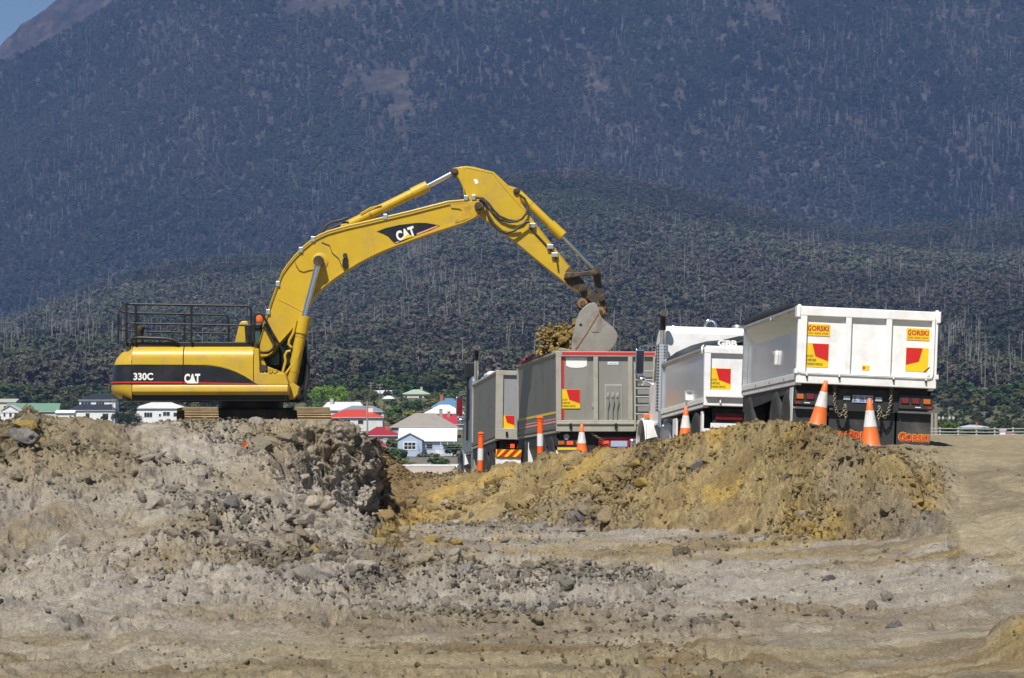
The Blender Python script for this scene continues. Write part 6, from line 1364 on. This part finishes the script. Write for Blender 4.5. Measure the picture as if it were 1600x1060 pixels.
MB().box(2.2, 5.4, -1.6, -1.54, .85, .95).build('veranda_rail', paint((.75, .75, .74), .5), h); MB().box(1.4, 5.6, -1.7, 0, -.5, -.05).build('veranda_floor', paint((.5, .48, .45), .7), h); MB().box(1.6, 2.4, -1.55, -1.5, .0, .9).build('veranda_panel', paint((.78, .78, .76), .5), h)
house('low dark red hipped roof with grey wall, left of the white roofed house', 566, 622.5, 667, 680.5, 692, 640, 8, (.40, .41, .42), DRED, 'hip', [(.3, .42, .3, 1.2)], [(.68, .9, 0, 3.9, BRK)])
house('lower dark red roof half hidden by the brown slope', 560, 606, 684, 698, 706, 590, 7, (.55, .55, .53), DRED, 'hip', [(.72, .86, .0, .8)], [(.9, .8, 0, 2.6, (.5, .46, .4))])
house('red tiled roof house with wide white chimney', 509, 600, 640, 652, 666, 700, 9, (.66, .66, .64), RED, 'hip', [(.30, .42, .5, 1.6), (.55, .66, .4, 1.6), (.16, .24, .5, 1.5)], [(.745, 1.6, 0, 4.5, (.74, .73, .68))])
house('small orange brick gable in front of the red tiled roof', 509, 542, 653, 660, 672, 660, 6, BRK, BRK, 'front', [(.15, .3, .6, 1.3), (.7, .85, .6, 1.3)])
house('house with weathered grey tile hip roof behind the white roof', 609, 716, 645.5, 667, 680, 655, 11, (.28, .28, .29), (.29, .265, .23), 'hip', [(.1, .2, .4, 1.4)], [(.74, .75, 0, 5.8, (.36, .30, .26))], ridge=2.2)
house('crimson roof beside the grey tile roof', 676, 726, 646, 663, 672, 690, 8, (.5, .5, .49), (.40, .03, .05), 'hip', [(.5, .7, .2, 1.1)], [(.5, .7, 0, 4.3, (.35, .25, .2))])
house('house with plain white roof above the crimson roof', 662, 726, 632.5, 646, 656, 730, 8, (.62, .64, .64), (.82, .82, .82), 'hip', [(.3, .45, .4, 1.2)], [], ridge=1.2)
house('house with blue roof and brick chimney near the grey truck', 674, 726, 622, 636, 645, 780, 8, (.5, .5, .5), (.10, .20, .34), 'hip', [(.2, .4, .2, 1.0)], [(.30, .9, 0, 4.9, BRK)])
house('long grey and white roofed house behind the red tiled roof', 500, 572, 628, 641, 650, 790, 8, (.6, .6, .6), (.60, .61, .64), 'hip', [(.7, .85, .2, 1.1)], [(.24, .9, 0, 4.6, (.5, .46, .4))], ridge=4.5)
house('dark grey roof beside the long grey house', 528, 602, 634, 643, 650, 755, 7, (.62, .62, .62), (.20, .22, .25), 'hip', [(.8, .95, .1, .9)])
house('house with pale green roof on the upper slope', 628.5, 672, 608.5, 615.5, 624, 950, 8, CRM, (.34, .46, .33), 'hip', [(.06, .16, .3, 1.2), (.6, .75, .3, 1.2)], [(.68, .8, 0, 4.0, (.42, .36, .32))])
house('flat white roofed house uphill left of the green roof', 582, 616, 610, 614.5, 622, 1000, 7, (.62, .63, .63), (.74, .75, .75), 'gable', [(.2, .4, .3, 1.1)])
house('white shed roof just below the flat white roof', 597, 617, 618.5, 623, 627, 930, 5, (.66, .66, .66), (.80, .80, .80), 'hip', [(.4, .6, .0, .5)])
# left group
house('two storey white house with black hipped roofs', 122, 182, 615, 625, 656, 900, 8, WHT, (.022, .024, .032), 'hip', [(.05, .33, 4.4, 5.6), (.46, .70, 4.4, 5.6), (.82, .92, 3.6, 5.0)])
t = house('black roofed lower wing in front of the two storey white house', 108, 181, 632, 641, 657, 893, 5, WHT, (.022, .024, .032), 'hip', [(.34, .44, .4, 2.3), (.72, .86, .4, 2.2)])
house('white house with pale grey roof behind the excavator tail', 207, 292, 627, 638, 663, 870, 9, WHT, (.60, .60, .60), 'hip', [(.20, .36, 2.0, 3.6), (.56, .70, 2.4, 3.8), (.76, .84, 2.2, 3.6), (.48, .53, 2.2, 3.2)], [], ridge=2.0)
house('long shed with dull green roof at the left edge', 8, 92, 630, 643, 652, 905, 7, (.5, .5, .46), (.13, .25, .17), 'gable', [(.2, .3, .2, 1.0)])
house('small white gabled cottage at the left edge', 0, 31, 633, 642, 655, 860, 7, WHT, (.55, .56, .56), 'front', [(.12, .26, .6, 1.9), (.45, .62, .5, 1.9), (.74, .92, .6, 1.9)])
house('cream house with sloping roof behind the cottage', -14, 25, 623, 628, 650, 960, 6, CRM, (.45, .42, .37), 'skillion', [(.5, .65, 2.2, 3.4)])
house('low white block between the green shed and black roofed house', 86, 117, 641, 645, 656, 885, 5, WHT, (.80, .80, .80), 'gable', [(.4, .55, .4, 1.0)])
# right group
house('white and brick house on the skyline right of the white trailer', 1502, 1545, 664, 667.5, 676, 700, 7, (.72, .72, .72), (.5, .52, .55), 'hip', [(.25, .45, .3, 1.1), (.62, .8, .2, 1.0)], [(.62, .5, 0, 2.3, BRK)])
house('reddish brown roof with white chimney at the right edge', 1557, 1606, 676, 684, 690, 330, 6, (.5, .45, .4), (.24, .13, .115), 'hip', [(.4, .5, -.3, .2)], [(.29, .62, 0, 1.25, (.78, .78, .78))])
# long pale wall below the town
pw0, pw1 = P(612, 748, 400), P(735, 748, 400)
pwt = thing('boundary_wall', (pw0.x, 400, pw0.z-.6), (0, 0, 0), 'long pink rendered wall with white coping at the foot of the town', 'wall')
pl_ = pw1.x-pw0.x; ph = 22/F*400+.6
HOUSE_BOX.append((pw0.x-1, pw1.x+1, 385, 403))
for i in range(4): MB().box(i*pl_/4+.004, (i+1)*pl_/4-.004, 0, .25, -1, ph-.28).build('wall_panel', paint((.62, .50, .43), .8), pwt)
for i in range(4): MB().box(i*pl_/4-.0, (i+1)*pl_/4-.012, -.05, .3, ph-.279, ph+(.06 if i % 2 else 0)).build('coping', paint((.78, .78, .78), .6), pwt)
# timber paling fence above it
ff = thing('paling_fence', P(640, 722, 470), (0, 0, 0), 'grey timber fence above the pink wall', 'fence'); fl = 75/F*470
for i in range(40): MB().box(i*fl/40+.01, (i+1)*fl/40-.01, 0, .03, -.4, .75+.03*math.sin(i*2.7)).build('paling', paint((.24, .21, .18), .9), ff)
MB().box(0, fl, .031, .08, .3, .4).build('fence_rail', paint((.24, .21, .18), .9), ff)

# ---- trees of the town: trunk, limbs and a crown of leaf-sized faces
def leafm(col):
    k = 'leaf_%.3f_%.3f_%.3f' % col
    if k not in MATS:
        m, nt, b = new_mat(k); N = nt.nodes; L = nt.links; g_ = N.new('ShaderNodeNewGeometry'); n = N.new('ShaderNodeTexNoise'); n.inputs['Scale'].default_value = .5; n.inputs['Detail'].default_value = 8
        L.new(g_.outputs['Position'], n.inputs['Vector']); r = N.new('ShaderNodeValToRGB'); r.color_ramp.elements[0].position = .3; r.color_ramp.elements[1].position = .7
        r.color_ramp.elements[0].color = (*[c*.6 for c in col], 1); r.color_ramp.elements[1].color = (*[c*1.45 for c in col], 1); L.new(n.outputs['Fac'], r.inputs[0]); L.new(r.outputs[0], b.inputs['Base Color'])
        b.inputs['Roughness'].default_value = .6; b.inputs['Specular IOR Level'].default_value = .2; MATS[k] = m
    return MATS[k]
def tree(label, px0, px1, py0, py1, Y, col, kind='round', name='tree', dens=1.0, cat='tree'):
    k = Y/F; w = (px1-px0)*k; h = (py1-py0)*k; c = P((px0+px1)/2, py1, Y); seed = int(px0*7+py0*3); rr = np.random.default_rng(seed)
    t = thing(name, c, (0, 0, 0), label, cat); hw = w/2
    mb = MB(); mb.tube([(0, 0, -1.5), (hw*.04, 0, h*.3), (-hw*.03, 0, h*.75)], [max(.12, h*.035), max(.1, h*.026), .04], 8)
    for i in range(5):
        a = rr.uniform(0, 6.28); z = h*rr.uniform(.2, .5); mb.tube([(0, 0, z), (hw*.35*math.cos(a), hw*.35*math.sin(a), z+h*.18), (hw*.6*math.cos(a), hw*.6*math.sin(a), z+h*.28)], [max(.06, h*.016), .05, .02], 6)
    mb.build('trunk', 'bark', t, smooth=60)
    w *= 1.12; hw = w/2; ncl = int(46*dens*max(1, w/h*.7)); nl = 70
    if kind == 'cone': zc = h*rr.uniform(.02, 1, ncl)**1.3; rad = (1-zc/h)*hw*rr.uniform(.3, .9, ncl); cr_ = np.maximum((1-zc/h)*hw*.5, .1*h)
    else:
        u = rr.normal(0, 1, (ncl, 3)); u /= np.linalg.norm(u, axis=1)[:, None]; q = rr.uniform(.35, .86, ncl); zc = h*.54+u[:, 2]*h*.40*q; rad = np.hypot(u[:, 0], u[:, 1])*hw*q; cr_ = rr.uniform(.14, .25, ncl)*min(hw, h*.7)*1.1
    a = rr.uniform(0, 6.28, ncl); ce = np.stack([rad*np.cos(a), rad*np.sin(a), zc], -1)
    d = rr.normal(0, 1, (ncl, nl, 3)); d[..., 2] += .2; d /= np.linalg.norm(d, axis=-1)[..., None]
    p = ce[:, None]+d*(cr_[:, None, None]*rr.uniform(.55, 1.1, (ncl, nl, 1)))*np.array([1, 1, .8]); p = p.reshape(-1, 3); d = d.reshape(-1, 3); n = len(p)
    r1 = rr.normal(0, 1, (n, 3)); t1 = np.cross(d, r1); t1 /= np.linalg.norm(t1, axis=1)[:, None]; t2 = np.cross(d, t1); s_ = rr.uniform(.5, 1.0, (n, 1))*max(.16, min(w, h)*.034)
    t1 = (t1+d*rr.uniform(-.6, .6, (n, 1)))*s_; t2 = (t2+d*rr.uniform(-.6, .6, (n, 1)))*s_
    V = np.stack([p-t1-t2*.5, p+t1-t2*.5, p+t1*.3+t2, p-t1*.4+t2*.9], 1).reshape(-1, 3)
    o = np_mesh('crown', V, np.arange(n*4).reshape(-1, 4), leafm(col), None, smooth=False); o.parent = t; return t
G1, G2, G3, OL, YG = (.15, .25, .03), (.075, .125, .03), (.05, .085, .03), (.12, .125, .05), (.22, .24, .04)
tree('bright green spreading tree right of the excavator tracks', 482, 550, 598, 636, 800, G1)
tree('dusky olive tree beside the bright green tree', 540, 600, 604, 634, 830, OL)
tree('brown tinged gum tree against the excavator front', 466, 503, 585, 640, 840, (.07, .06, .03))
tree('large dark green tree above the dark red roof', 598, 632, 628, 667, 680, G2)
tree('rounded deep green tree in the middle of the town', 624, 668, 620, 650, 760, G3)
tree('pale olive bush in front of the grey tile roof', 604, 634, 648, 668, 670, OL, name='bush', cat='bush')
tree('yellow green bush above the grey tile roof', 629, 655, 640, 655, 700, YG, name='bush', cat='bush')
tree('yellowish tree left of the brick chimney', 666, 688, 620, 639, 815, (.13, .13, .03))
tree('dark tree behind the pale green roof', 650, 684, 590, 618, 1010, (.04, .055, .022))
tree('slender dark cypress on the upper slope', 697, 707, 601, 622, 930, G3, 'cone')
tree('row of dark trees above the blue roof', 672, 712, 611, 630, 900, G2)
tree('small brown green tree beside the flat white roof', 597, 613, 609, 624, 960, (.06, .055, .025))
tree('tree left of the pale green roof', 610, 634, 604, 624, 985, G3)
tree('dark hedge tree left of the white roofed house', 600, 640, 699, 726, 540, G3, name='bush', cat='bush')
tree('olive green shrub below the veranda of the white roofed house', 648, 682, 706, 726, 540, OL, name='bush', cat='bush')
tree('green shrub at the right end of the white roofed house', 693, 722, 688, 714, 548, (.06, .10, .03), name='bush', cat='bush')
tree('shrub between the two dark red roofs and the white roof', 604, 624, 684, 704, 575, OL, name='bush', cat='bush')
tree('low shrub at the foot of the timber fence', 668, 702, 714, 728, 460, (.05, .08, .03), name='bush', cat='bush')
tree('dark conifer left of the white house behind the tail', 196, 224, 628, 664, 860, (.022, .04, .022), 'cone')
tree('spreading dark tree below the two storey house', 172, 222, 641, 666, 850, (.035, .05, .022))
tree('small green tree in front of the black roofed wing', 157, 169, 646, 664, 870, (.04, .06, .02))
tree('light green tree behind the green shed', 88, 122, 628, 652, 930, (.06, .08, .03))
tree('dark tree left of the black roofed house', 100, 128, 622, 650, 940, (.045, .05, .025))
tree('bright green bush right of the white trailer', 1464, 1502, 660, 676, 420, (.075, .13, .02), name='bush', cat='bush')
tree('rounded olive tree on the right skyline', 1545, 1598, 653, 680, 620, (.05, .06, .022))
tree('dark bush below the skyline house', 1500, 1560, 669, 684, 380, (.035, .05, .022), name='bush', cat='bush')
tree('dark bush at the far right edge', 1590, 1640, 662, 686, 500, (.035, .05, .022), name='bush', cat='bush')
# ---- garden shrubs too many to count
g = np.random.default_rng(77); n = 5200; Y = g.uniform(380, 1160, n); px = g.uniform(-150, 1750, n); X = (px-800)/F*Y; Z = town_z(px, Y)
ok = np.ones(n, bool)
for a, b, c0, c1 in HOUSE_BOX: 
    pa, pb = 800+a/(c0+3)*F-4, 800+b/(c0+3)*F+4; ok &= ~((px > pa) & (px < pb) & (Y > c0-45) & (Y < c1))
X, Y, Z, px = X[ok], Y[ok], Z[ok], px[ok]; n = len(X); s_ = g.uniform(1.0, 2.6, n)*np.where(Y > 1010, 3.0, 1)*np.where(Y < 560, .7, 1)
cc2 = np.array([G2, G3, OL, (.06, .09, .03), (.08, .075, .035), (.045, .06, .03)], np.float32)[g.integers(0, 6, n)]*g.uniform(.9, 1.6, (n, 1))*np.where((px > 470) & (px < 740) & (Y < 1010), 1.0, .55)[:, None]
scatter('garden_shrubs', np.stack([X, Y, Z-.45*s_], -1), np.stack([0*X, 0*X, g.uniform(0, 6.28, n)], -1), np.stack([s_*1.9, s_*1.9, s_*1.25], -1), g.integers(0, 5, n), cc2, [loose_obj(crown_mesh(900+i), MATS['forest_leaf']) for i in range(5)], 'green garden shrubs scattered between the houses', 'shrubs')

# ---- poles and wires
def pole(px, py0, py1, Y, label, arms=2, r_=.14):
    k = Y/F; b = P(px, py1, Y); h = (py1-py0)*k; t = thing('power_pole', b, (0, 0, R(8)), label, 'power pole', 'power poles of the town')
    MB().tube([(0, 0, -3), (0, 0, h)], [r_*1.15, r_*.8], 10).build('post', 'pole_wood', t, smooth=60)
    for i in range(arms): MB().box(-1.1, 1.1, -.07, .07, h-.5-.9*i, h-.38-.9*i).build('crossarm', 'pole_wood', t)
    for i in (-1, -.4, .4, 1): MB().lathe([(.05, 0), (.08, .08), (.04, .2)], 8, Matrix.Translation((i, 0, h-.38))).build('insulator', 'concrete', t)
    return t
pole(574, 627, 684, 600, 'grey power pole in front of the red tiled roof', r_=.2); pole(579.5, 597, 625, 1000, 'thin pole on the upper slope, left of the flat white roof'); pole(593.5, 600, 625, 1000, 'thin pole just above the flat white roof'); pole(176.5, 623, 660, 885, 'pole at the right end of the two storey house')
for px in (1456.5, 1462.5):
    pole(px, 646, 690, 160, 'pale pole of the pair right of the white trailer, %s' % ('nearer the trailer' if px < 1460 else 'farther from the trailer'), r_=.10 if px < 1460 else .12, arms=0)
wl0 = [('upper power line in front of the white roofed house', 574, 690, 600, 735, 693, 520), ('middle power line in front of the white roofed house', 574, 694, 600, 735, 697, 520), ('lower power line in front of the white roofed house', 574, 698, 600, 735, 701, 520)]
for lab, a, b, Ya, c_, d_, Yb in wl0:
    A, B = P(a, b, Ya), P(c_, d_, Yb); o = MB().tube([A.lerp(B, t)-Vector((0, 0, .5*4*t*(1-t)*.6)) for t in np.linspace(0, 1, 14)], .035, 5).build('power_line', 'wire_grey'); tag(o, lab, 'wire', 'power lines')
fx0, fx1 = P(1440, 680, 130).x, P(1640, 680, 130).x
rf_ = thing('wire_fence', (fx0, 130, .2), (0, 0, 0), 'grey post and rail fence along the skyline at right', 'fence')
for i in range(8): MB().cyl((i*(fx1-fx0)/7, 0, -.3), (i*(fx1-fx0)/7, 0, 1.75), .045, 8).build('post', 'wire_grey', rf_)
for z in (1.42, 1.55, 1.7): MB().tube([(0, -.05, z), ((fx1-fx0)/2, -.05, z-.03), (fx1-fx0, -.05, z)], .02, 6).build('rail_wire', 'wire_grey', rf_)
